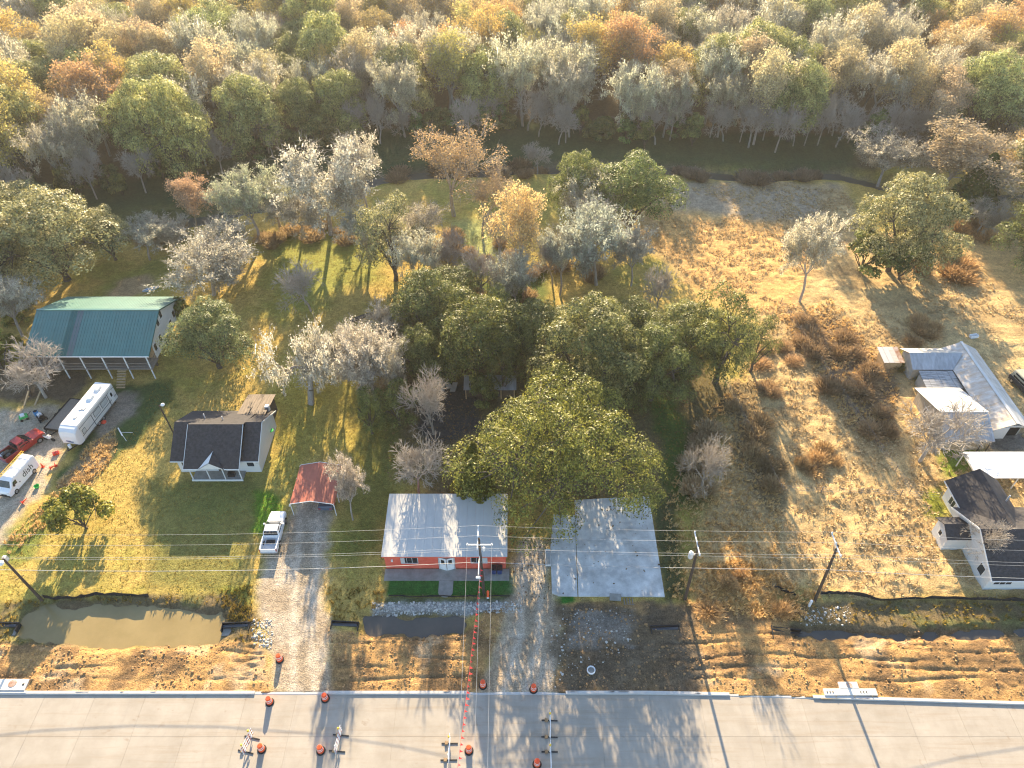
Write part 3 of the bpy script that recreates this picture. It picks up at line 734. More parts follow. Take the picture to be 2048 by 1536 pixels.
LIST = [
 # key, base px, top px row, width px, name, tint, label
 ('oak0', 135, 560, 362, 250, 'live_oak', OLG, 'broad pale olive oak filling the ground behind the green-roofed house'),
 ('oak1', 15, 575, 395, 190, 'live_oak', OLG, 'olive oak with a bare mossy tree in front, left of the green roof'),
 ('oak2', 232, 520, 405, 110, 'live_oak', OLG, 'small pale olive oak at the edge of the creek bank beside the broad oak'),
 ('mossy1', 45, 672, 540, 110, 'mossy_tree', (1, 1, 1), 'leafless mossy tree standing against the left end of the green-roofed house'),
 ('bare0', 92, 795, 690, 165, 'bare_tree', (1, 1, 1), 'leafless tan tree in front of the porch of the green-roofed house'),
 ('oak1', 440, 735, 590, 170, 'live_oak', (1.15, 1.2, 1.2), 'dark round oak beside the gable wall of the green-roofed house'),
 ('autumn0', 396, 462, 352, 95, 'autumn_tree', (1.05, .78, .68), 'small pink-orange round tree on the creek bank'),
 ('mossy0', 520, 482, 335, 120, 'mossy_tree', (.85, .92, .75), 'olive-grey mossy tree between the pink-orange tree and the tall pale mossy tree'),
 ('mossy2', 662, 470, 262, 175, 'mossy_tree', (1.15, 1.12, 1.1), 'tallest pale tree hung with moss, standing on the green lawn by the creek'),
 ('mossy0', 738, 440, 265, 85, 'mossy_tree', (1.15, 1.1, 1.05), 'slender pale mossy tree beside the tallest mossy tree'),
 ('mossy1', 428, 590, 455, 165, 'mossy_tree', (1.1, 1.05, 1.0), 'wide grey-tan mossy tree behind the dark round oak'),
 ('mossy2', 478, 535, 430, 110, 'mossy_tree', (1.05, 1.0, .95), 'grey-tan mossy tree just behind the wide mossy one near the creek bank'),
 ('bare1', 622, 622, 503, 118, 'bare_tree', (1, 1, 1), 'fine-twigged grey leafless tree alone on the golden lawn'),
 ('gnarled', 622, 808, 640, 225, 'gnarled_oak', (1.15, 1.12, 1.1), 'gnarled pale oak with crooked open limbs behind the red carport'),
 ('mossy1', 752, 800, 625, 125, 'mossy_tree', (1.1, 1.02, 1.0), 'grey mossy tree beside the gnarled open-limbed oak'),
 ('mossy0', 790, 690, 600, 80, 'mossy_tree', (1.1, 1.05, 1.05), 'small pale mossy tree by the fallen trunk'),
 ('oak_open', 745, 868, 760, 95, 'small_oak', (1.2, 1.25, .9), 'small loose green tree under the grey mossy trees, left of the rusty sheds'),
 ('oak_open', 792, 560, 370, 165, 'live_oak', OLG, 'pale loose-crowned oak behind the dark oaks, with light showing under it'),
 ('oak0', 862, 690, 525, 165, 'live_oak', (1.0, 1.0, .8), 'dark oak with forked trunk in front of the pale loose-crowned oak'),
 ('oak2', 955, 750, 570, 205, 'live_oak', (1.0, .95, .6), 'dark yellowish oak overhanging the dark shed roof'),
 ('oak1', 850, 775, 640, 120, 'live_oak', (.95, .95, .75), 'dark oak beside the heap of roofing sheets'),
 ('sparse_brown', 908, 432, 225, 190, 'sparse_tree', (.86, .68, .52), 'tall sparse brown-leaved tree with a straight dark trunk by the creek'),
 ('autumn1', 1050, 560, 350, 125, 'golden_tree', (1.25, 1.05, .72), 'tall golden-leaved tree in the clearing behind the dark oaks'),
 ('oak2', 1255, 470, 292, 190, 'live_oak', (1.1, 1.2, .9), 'round dark green oak at the corner of the dry pasture by the creek'),
 ('oak0', 1150, 455, 288, 120, 'live_oak', (1.35, 1.35, 1.0), 'yellow-green oak touching the round dark green oak'),
 ('mossy1', 1192, 570, 385, 145, 'mossy_tree', (.82, .9, .88), 'grey-blue mossy tree in front of the yellow-green oak'),
 ('mossy2', 1160, 480, 330, 120, 'mossy_tree', (1.0, .98, .85), 'tan mossy tree between the golden tree and the yellow-green oak'),
 ('mossy0', 1262, 572, 455, 80, 'mossy_tree', (.95, .95, .95), 'small grey tree at the left edge of the orange pasture'),
 ('bare0', 1312, 628, 520, 85, 'bare_tree', (1, 1, 1), 'white-grey leafless tree rising behind the oaks beside the orange pasture'),
 ('bare1', 1075, 345, 278, 70, 'bare_tree', (1, 1, 1), 'small white leafless tree on the creek bank'),
 ('oak1', 1175, 790, 575, 230, 'live_oak', (1.25, 1.15, 1.0), 'wide olive oak directly behind the huge oak'),
 ('oak2', 1300, 800, 640, 170, 'live_oak', (.95, 1.0, .75), 'dark green oak over the curved metal awning'),
 ('oak_open', 1430, 765, 552, 200, 'live_oak', (1.35, 1.25, .9), 'open-crowned oak with visible crooked limbs next to the overgrown fence line'),
 ('oak_hero', 1112, 985, 752, 455, 'live_oak', (1.38, 1.27, .62), 'huge spreading oak behind the concrete slab and the red building'),
 ('cedar', 952, 1008, 870, 130, 'cedar', (1.5, 1.25, .7), 'yellow-green conical cedar behind the red building'),
 ('bare0', 838, 992, 868, 128, 'bare_tree', (1, 1, 1), 'white leafless tree directly behind the roof of the red building'),
 ('bare1', 868, 868, 712, 120, 'bare_tree', (1, 1, 1), 'dark leafless tree between the roofing heap and the red building'),
 ('mossy2', 706, 1040, 910, 70, 'mossy_tree', (1.0, .9, .9), 'small lichen-covered tree against the right side of the red carport'),
 ('bare1', 1402, 985, 850, 105, 'bare_tree', (1, 1, 1), 'leafless grey tree standing in weeds right of the huge oak'),
 ('shrub', 172, 1056, 966, 150, 'small_oak', YG, 'small yellow-green round tree on the golden lawn by the left drive'),
 ('mossy0', 1598, 606, 432, 105, 'mossy_tree', (1.2, 1.15, 1.05), 'lone pale moss-hung tree in the dry pasture'),
 ('oak0', 1775, 545, 332, 195, 'live_oak', OLG, 'tall olive oak in the pasture with dark bushes round its foot'),
 ('shrub', 1720, 545, 455, 120, 'small_oak', (1.1, 1.15, .7), 'green bushy tree at the foot of the tall olive oak, pasture side'),
 ('shrub', 1795, 560, 460, 130, 'small_oak', (.85, .95, .6), 'dark green bushy tree at the foot of the tall olive oak, barn side'),
 ('cedar', 1935, 425, 298, 125, 'cedar', (1.0, 1.1, .9), 'dark green cedar beneath the tan spreading tree'),
 ('autumn2', 1872, 392, 228, 215, 'autumn_tree', (.78, .70, .66), 'wide tan spreading tree at the creek end behind the pasture oak'),
 ('oak1', 2052, 545, 380, 150, 'live_oak', (1.2, 1.2, .9), 'olive oak at the far side of the pasture beyond the barn'),
 ('oak2', 2000, 292, 118, 200, 'live_oak', OLG, 'large pale oak at the woods edge beyond the dark cedar'),
 ('bare0', 1838, 925, 800, 190, 'bare_tree', (1, 1, 1), 'wide leafless tan tree in front of the tin shed'),
 ('bare1', 1952, 1118, 1030, 90, 'bare_tree', (1, 1, 1), 'reddish leafless bush against the gable of the white house'),
]
LIST += [
 ('oak1', 1030, 735, 600, 130, 'live_oak', (1.0, 1.0, .7), 'dark oak whose crown covers the right half of the dark shed'),
 ('oak0', 905, 640, 520, 150, 'live_oak', (1.05, 1.05, .85), 'olive oak between the forked dark oak and the clearing'),
 ('oak0', 1090, 720, 590, 150, 'live_oak', (1.2, 1.15, .9), 'olive oak on the left flank of the wide olive oak'),
 ('oak0', 1370, 745, 590, 170, 'live_oak', (1.25, 1.2, .95), 'olive oak between the awning oak and the open-crowned oak'),
 ('oak1', 1260, 720, 590, 150, 'live_oak', (1.2, 1.15, .95), 'olive oak rising behind the awning oak'),
 ('oak2', 1240, 800, 680, 150, 'live_oak', (.9, .95, .65), 'dark oak just behind the right shoulder of the huge oak'),
 ('oak_open', 1500, 745, 620, 110, 'live_oak', (1.2, 1.15, .9), 'small open oak between the fence line and the open-crowned oak'),
 ('oak_open', 800, 850, 745, 110, 'small_oak', (1.1, 1.15, .8), 'small dark green tree between the mossy trees and the roofing heap'),
 ('mossy0', 700, 760, 640, 90, 'mossy_tree', (1.1, 1.05, 1.0), 'slim grey mossy tree touching the right limbs of the gnarled oak'),
 ('mossy2', 780, 790, 650, 100, 'mossy_tree', (1.05, 1.0, .95), 'grey mossy tree between the fallen trunk and the small dark green tree'),
 ('shrub', 770, 700, 640, 70, 'small_oak', (1.1, 1.2, .8), 'green bushy tree beside the fallen trunk'),
 ('shrub', 860, 600, 535, 90, 'small_oak', (1.3, 1.3, .9), 'green bushy tree under the pale loose-crowned oak'),
 ('mossy1', 560, 455, 335, 110, 'mossy_tree', (.9, .95, .8), 'olive-grey mossy tree on the creek bank left of the tallest mossy tree'),
 ('mossy0', 610, 475, 380, 100, 'mossy_tree', (1.05, 1.0, .95), 'low grey mossy tree under the tallest mossy tree, creek side'),
 ('mossy2', 740, 520, 395, 110, 'mossy_tree', (1.0, 1.0, .95), 'grey mossy tree between the tallest mossy tree and the pale loose-crowned oak'),
 ('mossy1', 850, 520, 400, 110, 'mossy_tree', (.95, .88, .8), 'brownish mossy tree behind the pale loose-crowned oak'),
 ('sparse_brown', 965, 470, 330, 120, 'sparse_tree', (.8, .66, .55), 'low brown-leaved tree beside the tall sparse brown tree'),
 ('bare1', 1000, 520, 420, 90, 'bare_tree', (1, 1, 1), 'grey leafless tree left of the golden-leaved tree'),
 ('bare0', 900, 560, 460, 100, 'bare_tree', (1, 1, 1), 'grey leafless tree in front of the tall sparse brown tree'),
 ('mossy0', 1120, 590, 450, 90, 'mossy_tree', (.9, .95, .9), 'grey mossy tree right of the golden-leaved tree'),
 ('oak1', 60, 480, 330, 170, 'live_oak', OLG, 'pale olive oak behind the broad oak, against the creek'),
 ('oak2', -40, 640, 480, 150, 'live_oak', (1.5, 1.4, 1.2), 'olive oak beyond the left end of the green-roofed house'),
 ('mossy0', 300, 520, 430, 95, 'mossy_tree', (.95, .95, .9), 'thin grey mossy tree beside the small pale olive oak'),
 ('mossy2', 350, 500, 420, 90, 'mossy_tree', (1.0, .95, .9), 'thin grey-tan mossy tree in front of the pink-orange tree'),
 ('shrub', 10, 745, 640, 110, 'small_oak', (1.5, 1.35, .6), 'yellow-green bushy tree at the left end of the stilt house porch'),
 ('shrub', 372, 650, 590, 60, 'small_oak', (1.3, 1.3, .8), 'small green tree at the rear corner of the stilt house'),
 ('oak0', 2060, 420, 250, 200, 'live_oak', OLG, 'tall pale oak at the creek end behind the far pasture oak'),
 ('mossy1', 1760, 360, 240, 130, 'mossy_tree', (.95, .9, .85), 'grey mossy tree leaning over the creek beside the wide tan tree'),
 ('autumn1', 2010, 370, 235, 130, 'autumn_tree', (1.05, .85, .6), 'orange tree between the dark cedar and the large pale oak'),
 ('mossy2', 1950, 470, 390, 80, 'mossy_tree', (.7, .68, .66), 'small dark grey tree beside the red-brown brush'),
 ('shrub', 962, 806, 742, 85, 'small_oak', (1.0, 1.05, .7), 'dark green bushy tree in front of the dark shed'),
 ('oak_open', 1005, 790, 690, 100, 'small_oak', (1.1, 1.1, .75), 'small oak between the dark shed and the huge oak'),
 ('bare0', 960, 610, 480, 110, 'bare_tree', (1, 1, 1), 'grey leafless tree in the clearing between the dark oaks and the golden tree'),
 ('mossy1', 1035, 630, 490, 95, 'mossy_tree', (1.0, 1.0, .9), 'grey mossy tree in front of the golden-leaved tree'),
 ('bare1', 1105, 570, 440, 95, 'bare_tree', (1, 1, 1), 'grey leafless tree beside the tan mossy tree'),
 ('mossy0', 835, 590, 450, 90, 'mossy_tree', (1.05, 1.05, .95), 'pale mossy tree right of the pale loose-crowned oak'),
 ('oak_open', 1000, 690, 560, 110, 'live_oak', (1.3, 1.3, 1.0), 'light green loose oak behind the dark shed'),
]
for key, bx, by, ty, wpx, nm, tint, lab in LIST: ptree(key, bx, by, ty, wpx, lab, nm, tint=tint)

# ---- the woods beyond the creek: every tree its own object
EDGE = poly_w([(-900, 490), (-250, 450), (60, 425), (230, 405), (420, 358), (600, 312), (750, 288), (1000, 280), (1300, 295), (1600, 303), (1750, 290), (1900, 310), (2250, 300), (3000, 330)])
def edge_y(x):
    return float(np.interp(x, EDGE[:, 0], EDGE[:, 1]))
rw = random.Random(4)
KINDS = {
 'oak': ('live_oak', 'pale olive evergreen oak', 'evergreen oaks of the woods'),
 'orange': ('autumn_tree', 'orange-leaved tree', 'orange trees of the woods'),
 'yellow': ('golden_tree', 'golden-yellow-leaved tree', 'yellow trees of the woods'),
 'tan': ('tan_tree', 'tan thin-leaved tree', 'tan trees of the woods'),
 'mossy': ('mossy_tree', 'grey moss-hung leafless tree', 'grey mossy trees of the woods'),
}
sp = 9.6; row = 0; yv = 118.0; NW = 0
while yv < 262:
    half = (yv*math.cos(TH)+60*math.sin(TH))*1024/F+14
    xv = -half+(sp/2 if row % 2 else 0)
    while xv < half:
        x = xv+rw.uniform(-2.6, 2.6); y = yv+rw.uniform(-2.6, 2.6)
        xv += sp
        if y < edge_y(x)+2.5: continue
        on = float(fbm(np.array([x]), np.array([y]), 42, 401, 2)[0]); on2 = float(vnoise(np.array([x]), np.array([y]), 16, 407)[0])
        u = rw.random(); px = x/ (y*math.cos(TH)+60*math.sin(TH))
        warm = .08+.30*max(0, min(1, (on-.40)*4))+(.18 if y > 195 else 0)-(.10 if y < edge_y(x)+16 else 0)
        s = rw.uniform(.80, 1.22); big = 1.13
        if u < warm:
            if rw.random() < .62: k, key, tint = 'orange', 'autumn%d' % rw.randrange(3), (1.02*rw.uniform(.85, 1.1), .80*rw.uniform(.92, 1.1), .52)
            else: k, key, tint = 'yellow', 'autumn%d' % rw.randrange(3), (1.05*rw.uniform(.85, 1.1), .95, .48)
            w_, h_ = 12.5*s, 15*s
        elif u < warm+.27: k, key, tint, w_, h_ = 'oak', 'oak%d' % rw.randrange(3), tuple(c*s*rw.uniform(.95, 1.05) for c in (2.0, 1.85, 1.75)), 13.5*s, 14.5*s
        elif u < warm+.27+.25: k, key, tint, w_, h_ = 'tan', 'autumn%d' % rw.randrange(3), tuple(c*s*rw.uniform(.95, 1.05) for c in (.98, .92, .80)), 12*s, 14.5*s
        else: k, key, tint, w_, h_ = 'mossy', 'mossy%d' % rw.randrange(3), tuple(c*s*rw.uniform(.96, 1.04) for c in (1.1, 1.07, .93)), 12*s, 15*s
        nm, lab, grp = KINDS[k]
        dd = y-edge_y(x); where = 'on the front edge of the woods above the creek' if dd < 11 else ('in the middle of the woods' if dd < 50 else 'deep in the far woods')
        size = 'tall' if s > 1.08 else ('low' if s < .93 else 'mid-sized')
        lab = size+' '+lab+' '+where; grp = lab+' (set)' if False else size+' '+grp+', '+where
        tree(key, x, y, w_*big, h_*big*rw.uniform(.92, 1.1), lab, nm, group=grp, tint=tint, rz=rw.uniform(0, 6.28)); NW += 1
    yv += sp*.86; row += 1
print('woods trees', NW)
# green and grey bushes along the woods edge
for i in range(74):
    x = -100+i*2.8+rw.uniform(-1.5, 1.5); y = edge_y(x)+rw.uniform(-1.0, 6)
    if rw.random() < .45: tree('shrub', x, y, rw.uniform(4.5, 8.5), rw.uniform(4, 8), 'dark green bush at the foot of the woods edge', 'bush', 'bush', 'green bushes along the woods edge', (rw.uniform(.7, 1.3), rw.uniform(.9, 1.2), .8))
    else: tree('bare%d' % rw.randrange(2), x, y, rw.uniform(6, 10), rw.uniform(7, 11), 'grey leafless thicket bush at the foot of the woods edge', 'bush', 'bush', 'grey bushes along the woods edge')

# ================================================================== BUILDINGS
def Wx(px, py, x):
    """point on the vertical plane X = x seen at a pixel"""
    a = Wp(px, py, 0); c = Vector((0, 0, H)); t = x/a.x; return c+(a-c)*t
def win(th, c, w_, h_, face, frame='white_trim', pane='glass_window', mull=0, name='window'):
    """window at world centre c on a wall facing '-y', '+y', '+x' or '-x'"""
    cx, cy, cz = c; sgn = 1 if face[0] == '+' else -1
    def bx(mb, u0, u1, z0, z1, d0, d1):
        if face[1] == 'y': y0, y1 = sorted((cy+sgn*d0, cy+sgn*d1)); mb.box(cx+u0, cx+u1, y0, y1, cz+z0, cz+z1)
        else: x0, x1 = sorted((cx+sgn*d0, cx+sgn*d1)); mb.box(x0, x1, cy+u0, cy+u1, cz+z0, cz+z1)
    f = MB(); b = .07
    bx(f, -w_/2-b, w_/2+b, h_/2, h_/2+b, -.02, .06); bx(f, -w_/2-b, w_/2+b, -h_/2-b, -h_/2, -.02, .075)
    bx(f, -w_/2-b, -w_/2, -h_/2, h_/2, -.02, .055); bx(f, w_/2, w_/2+b, -h_/2, h_/2, -.02, .055)
    for k in range(mull):
        u = -w_/2+w_*(k+1)/(mull+1); bx(f, u-.025, u+.025, -h_/2, h_/2, -.01, .05)
    fo = f.build(name, frame, th, world=True)
    p = MB(); bx(p, -w_/2, w_/2, -h_/2, h_/2, -.015, .02); p.build('pane', pane, fo, world=True)
    return fo
def plane_panels(th, a0, a1, b0, b1, n, t, mat, name='roof_panel', gap=.012, jitter=.012, seed=1):
    """roof plane between edge a0-a1 (ridge) and b0-b1 (eave), cut into n sheets side by side, each its own part"""
    a0, a1, b0, b1 = map(Vector, (a0, a1, b0, b1)); r = random.Random(seed); out = []
    nrm = (b1-b0).cross(a0-b0).normalized()
    flip = nrm.z < 0
    if flip: nrm = -nrm
    for i in range(n):
        u0, u1 = (i+gap*.5)/n, (i+1-gap*.5)/n
        off = nrm*(r.uniform(0, jitter)+(i % 2)*.006)
        P = [b0.lerp(b1, u0)+off, b0.lerp(b1, u1)+off, a0.lerp(a1, u1)+off, a0.lerp(a1, u0)+off]
        if flip: P = P[::-1]
        m = mat if isinstance(mat, str) else mat[i % len(mat)]
        out.append(MB().sheet(P, t, nrm).build(name, m, th, world=True))
    return out
def ribs(th, a0, a1, b0, b1, step, hgt, wid, mat):
    a0, a1, b0, b1 = map(Vector, (a0, a1, b0, b1)); n = int((a1-a0).length/step); mb = MB()
    nrm = (b1-b0).cross(a0-b0).normalized(); nrm = nrm if nrm.z > 0 else -nrm
    for i in range(1, n):
        u = i/n; mb.bar(a0.lerp(a1, u)+nrm*hgt/2, b0.lerp(b1, u)+nrm*hgt/2, wid, hgt, nrm)
    o = mb.build('seams', mat, th, world=True); o['kind'] = 'stuff'; return o
def walls_x(th, prof, x0, x1, mat, name='wall'):
    """closed volume: profile in (y, z) extruded along x"""
    n = len(prof); v = [(x0, y, z) for y, z in prof]+[(x1, y, z) for y, z in prof]
    f = [tuple(range(n))[::-1], tuple(range(n, 2*n))]+[(i, (i+1) % n, (i+1) % n+n, i+n) for i in range(n)]
    o = MB().add(v, f).build(name, mat, th, world=True)
    bm = bmesh.new(); bm.from_mesh(o.data); bmesh.ops.recalc_face_normals(bm, faces=bm.faces); bm.to_mesh(o.data); bm.free(); return o
def walls_y(th, prof, y0, y1, mat, name='wall'):
    n = len(prof); v = [(x, y0, z) for x, z in prof]+[(x, y1, z) for x, z in prof]
    f = [tuple(range(n)), tuple(range(n, 2*n))[::-1]]+[((i+1) % n, i, i+n, (i+1) % n+n) for i in range(n)]
    o = MB().add(v, f).build(name, mat, th, world=True)
    bm = bmesh.new(); bm.from_mesh(o.data); bmesh.ops.recalc_face_normals(bm, faces=bm.faces); bm.to_mesh(o.data); bm.free(); return o
def fix(o):
    bm = bmesh.new(); bm.from_mesh(o.data); bmesh.ops.recalc_face_normals(bm, faces=bm.faces); bm.to_mesh(o.data); bm.free(); return o

# ---- green-roofed house on stilts
g = thing('stilt_house', 'raised white house with long green metal roof and dark front porch', 'house', (-58.5, 81, 0))
xl, xr = -67.2, -49.95; yr, zr = 81.7, 7.2; yf, yb, ze = 75.0, 88.7, 4.3
walls_x(g, [(77.4, 1.95), (88.2, 1.95), (88.2, 4.38), (81.7, 7.06), (77.4, 5.2)], xl+.35, xr-.4, 'siding_white')
secs = [(xl, -62.25, 'metal_green', 3), (-62.25, -61.35, 'metal_green_new', 1), (-61.35, -60.4, 'metal_green_grey', 1), (-60.4, xr, 'metal_green', 9)]
for a, b, m, n in secs:
    plane_panels(g, (a, yr, zr), (b, yr, zr), (a, yf, ze), (b, yf, ze), n, .05, m, gap=.006, jitter=.006)
plane_panels(g, (xl, yr, zr), (xr, yr, zr), (xl, yb, ze), (xr, yb, ze), 14, .05, 'metal_green', gap=.006, jitter=.006, seed=4)
ribs(g, (xl, yr, zr), (xr, yr, zr), (xl, yf, ze), (xr, yf, ze), .42, .035, .035, 'metal_green')
ribs(g, (xl, yr, zr), (xr, yr, zr), (xl, yb, ze), (xr, yb, ze), .42, .03, .035, 'metal_green')
MB().bar((xl-.03, yr, zr+.03), (xr+.03, yr, zr+.03), .35, .05).build('ridge_cap', 'metal_green', g, world=True)
MB().bar((xl-.02, yf-.03, ze-.06), (xr+.02, yf-.03, ze-.06), .08, .16).build('fascia', 'white_trim', g, world=True)
MB().bar((xr+.02, yf, ze-.07), (xr+.02, yr, zr-.07), .04, .18).bar((xr+.02, yr, zr-.07), (xr+.02, yb, ze-.07), .04, .18).build('rake_trim', 'metal_green_new', g, world=True)
MB().box(xl+.4, xr-.3, 75.1, 77.4, 1.75, 1.93).build('deck', 'wood_grey', g, world=True)
MB().box(xl+.45, xr-.5, 77.35, 77.395, 2.0, 4.9).build('porch_wall', 'tan_brown', g, world=True)
for k, px_ in enumerate((-65.5, -62.6, -59.6, -56.6, -53.6, -50.5)):
    MB().box(px_-.07, px_+.07, 75.12, 75.26, -.1, 4.3).build('porch_post', 'white_trim', g, world=True)
rl = MB()
for z_ in (2.35, 2.85): rl.bar((xl+.5, 75.18, z_), (xr-.4, 75.18, z_), .05, .08)
for z_ in (2.35, 2.85): rl.bar((xr-.4, 75.2, z_), (xr-.4, 77.3, z_), .05, .08)
rl.build('railing', 'wood_grey', g, world=True)
for yy in (78, 82.5, 87):
    for xx in (-65, -59.5, -55, -51.2): MB().box(xx-.12, xx+.12, yy-.12, yy+.12, -.1, 1.97).build('stilt', 'wood_dark', g, world=True)
MB().box(-65, -52, 79.5, 87, -.05, 1.9).build('store_room', 'wood_dark', g, world=True)
for (a, b) in ((320, 629), (314.6, 645), (341, 647), (320.5, 676), (310.7, 694), (346.5, 628)):
    p = Wx(a, b, xr-.4); win(g, p, .75, 1.15, '+x', mull=0)
st = MB()
for k in range(7): st.box(-55.2, -54.0, 74.85-.3*k, 75.12-.3*k, 1.6-.25*k, 1.68-.25*k)
st.build('steps', 'wood_pale', g, world=True)

# ---- farmhouse with dark shingles
h = thing('farmhouse', 'white farmhouse with dark shingle roof, small porch gable and tin rear wing', 'house', (-36.2, 61.5, 0))
walls_x(h, [(58.1, -.05), (65.9, -.05), (65.9, 2.62), (61.7, 5.06), (58.1, 2.85)], -41.15, -31.15, 'siding_white')
MB().sheet([(-41.6, 57.55, 2.6), (-30.85, 57.55, 2.6), (-30.85, 61.7, 5.2), (-41.6, 61.7, 5.2)], .1).build('roof', 'shingle_front', h, world=True)
MB().sheet([(-41.6, 61.7, 5.2), (-30.85, 61.7, 5.2), (-30.85, 66.3, 2.5), (-41.6, 66.3, 2.5)], .1).build('roof', 'shingle_dark', h, world=True)
mid = MB().sheet([(-39.6, 56.35, 2.62), (-32.85, 56.35, 2.62), (-32.85, 60.95, 5.6), (-39.6, 60.95, 5.6)], .12)
mid.build('roof', 'shingle_front', h, world=True)
MB().sheet([(-39.6, 60.95, 5.6), (-32.85, 60.95, 5.6), (-32.85, 64.9, 3.45), (-39.6, 64.9, 3.45)], .12).build('roof', 'shingle_dark', h, world=True)
for xx in (-39.57, -32.88):
    MB().add([(xx, 57.6, 2.75), (xx, 61.4, 5.1), (xx, 60.95, 5.5)], [(0, 1, 2), (2, 1, 0)]).build('cheek', 'white_trim', h, world=True)
    MB().bar((xx+(.03 if xx > -35 else -.03), 56.3, 2.56), (xx+(.03 if xx > -35 else -.03), 60.95, 5.55), .05, .14).build('rake_trim', 'white_trim', h, world=True)
MB().bar((-30.82, 57.5, 2.53), (-30.82, 61.7, 5.13), .05, .16).bar((-30.82, 61.7, 5.13), (-30.82, 66.3, 2.43), .05, .16).build('rake_trim', 'white_trim', h, world=True)
MB().bar((-41.6, 57.52, 2.55), (-30.85, 57.52, 2.55), .05, .14).build('fascia', 'white_trim', h, world=True)
MB().bar((-39.6, 56.31, 2.55), (-37.7, 56.31, 2.55), .05, .16).bar((-34.7, 56.31, 2.55), (-32.85, 56.31, 2.55), .05, .16).build('fascia', 'white_trim', h, world=True)
# porch gable
ap = (-36.2, 56.3, 3.75); e0, e1 = (-37.75, 56.3, 2.66), (-34.65, 56.3, 2.66); bk = (-36.2, 58.15, 3.83)
MB().sheet([e0, ap, bk], .07, Vector((-.55, 0, .83))).build('porch_gable_roof', 'white_trim', h, world=True)
MB().sheet([ap, e1, bk], .07, Vector((.55, 0, .83))).build('porch_gable_roof', 'shingle_front', h, world=True)
MB().add([e0, e1, ap, (e0[0], 56.4, 2.66), (e1[0], 56.4, 2.66), (ap[0], 56.4, 3.7)], [(0, 1, 2), (5, 4, 3), (0, 3, 4, 1), (1, 4, 5, 2), (2, 5, 3, 0)]).build('porch_gable_face', 'white_trim', h, world=True)
MB().box(-39.3, -33.1, 56.7, 58.1, -.05, .22).build('porch_floor', 'concrete_old', h, world=True)
MB().box(-39.35, -33.05, 56.62, 56.7, -.05, .25).build('porch_edge', 'white_trim', h, world=True)
for xx in (-39.2, -37.1, -35.2, -33.2): MB().box(xx-.05, xx+.05, 56.72, 56.82, .2, 2.6).build('porch_post', 'white_trim', h, world=True)
win(h, (-31.9-.3, 58.1, 1.75), .85, 1.3, '-y', mull=0); win(h, (-40.3, 58.1, 1.6), .7, 1.2, '-y')
MB().box(-36.4, -35.5, 58.03, 58.09, .22, 2.2).build('door', 'wood_dark', h, world=True)
MB().box(-31.45, -31.2, 57.95, 58.08, 1.75, 2.0).build('meter_box', 'siding_grey', h, world=True)
MB().box(-35.0, -34.2, 57.1, 57.6, .22, .75).build('porch_crate', 'black_plastic', h, world=True)
walls_x(h, [(65.9, -.05), (69.0, -.05), (69.0, 2.35), (65.9, 2.9)], -34.9, -31.75, 'wood_dark', 'wing_wall')
plane_panels(h, (-35.2, 64.6, 3.55), (-31.5, 64.6, 3.55), (-35.2, 69.3, 2.55), (-31.5, 69.3, 2.55), 5, .04, 'roof_tin_old', jitter=.04, gap=.03)
for xx, yy in ((-38.4, 63.0), (-36.0, 62.6)):
    MB().tube([(xx, yy, 3.9), (xx, yy, 5.3)], .06, 8).build('vent_pipe', 'white_trim', h, world=True)
MB().box(-32.0, -31.5, 66.0, 66.5, 2.6, 3.5).build('chimney', 'white_trim', h, world=True)
MB().lathe([(.32, 0), (.32, .08)], 14, (-31.1, 63.9, 1.3)).build('green_hose_reel', 'green_plastic', h, world=True)

# ---- red carport
c = thing('red_carport', 'red ribbed metal carport with white front trim over the gravel drive', 'carport', (-23.2, 54, 0))
prof = [(-2.62, 1.95), (-2.55, 2.25), (-2.35, 2.42), (-1.75, 2.55), (-1.17, 2.68), (-.58, 2.81), (0, 2.94), (.58, 2.81), (1.17, 2.68), (1.75, 2.55), (2.35, 2.42), (2.55, 2.25), (2.62, 1.95)]
for i in range(len(prof)-1):
    (xa, za), (xb, zb) = prof[i], prof[i+1]; d = (Vector((xb-xa, 0, zb-za))*.012)
    MB().sheet([(-23.2+xa+d.x, 51.35, za+d.z), (-23.2+xb-d.x, 51.35, zb-d.z), (-23.2+xb-d.x, 57.15, zb-d.z), (-23.2+xa+d.x, 57.15, za+d.z)], .03).build('roof_panel', 'carport_red', c, world=True)
rb = MB()
for i in range(2, len(prof)-3):
    for t in (.25, .5, .75, 1.0):
        x_, z_ = lerp(prof[i][0], prof[i+1][0], t), lerp(prof[i][1], prof[i+1][1], t); rb.bar((-23.2+x_, 51.36, z_+.015), (-23.2+x_, 57.14, z_+.015), .045, .03)
o = rb.build('seams', 'carport_red', c, world=True); o['kind'] = 'stuff'
for yy in (51.3, 57.18):
    tr_ = MB()
    for i in range(len(prof)-1): tr_.bar((-23.2+prof[i][0], yy, prof[i][1]), (-23.2+prof[i+1][0], yy, prof[i+1][1]), .05, .09)
    tr_.build('end_trim', 'white_trim', c, world=True)
for xx in (-25.7, -20.7):
    for yy in (51.5, 53.4, 55.2, 57.0): MB().box(xx-.04, xx+.04, yy-.04, yy+.04, -.1, 2.3).build('post', 'white_trim', c, world=True)
MB().box(-23.35, -23.25, 56.2, 56.3, -.1, 2.85).build('post', 'wood_pale', c, world=True)

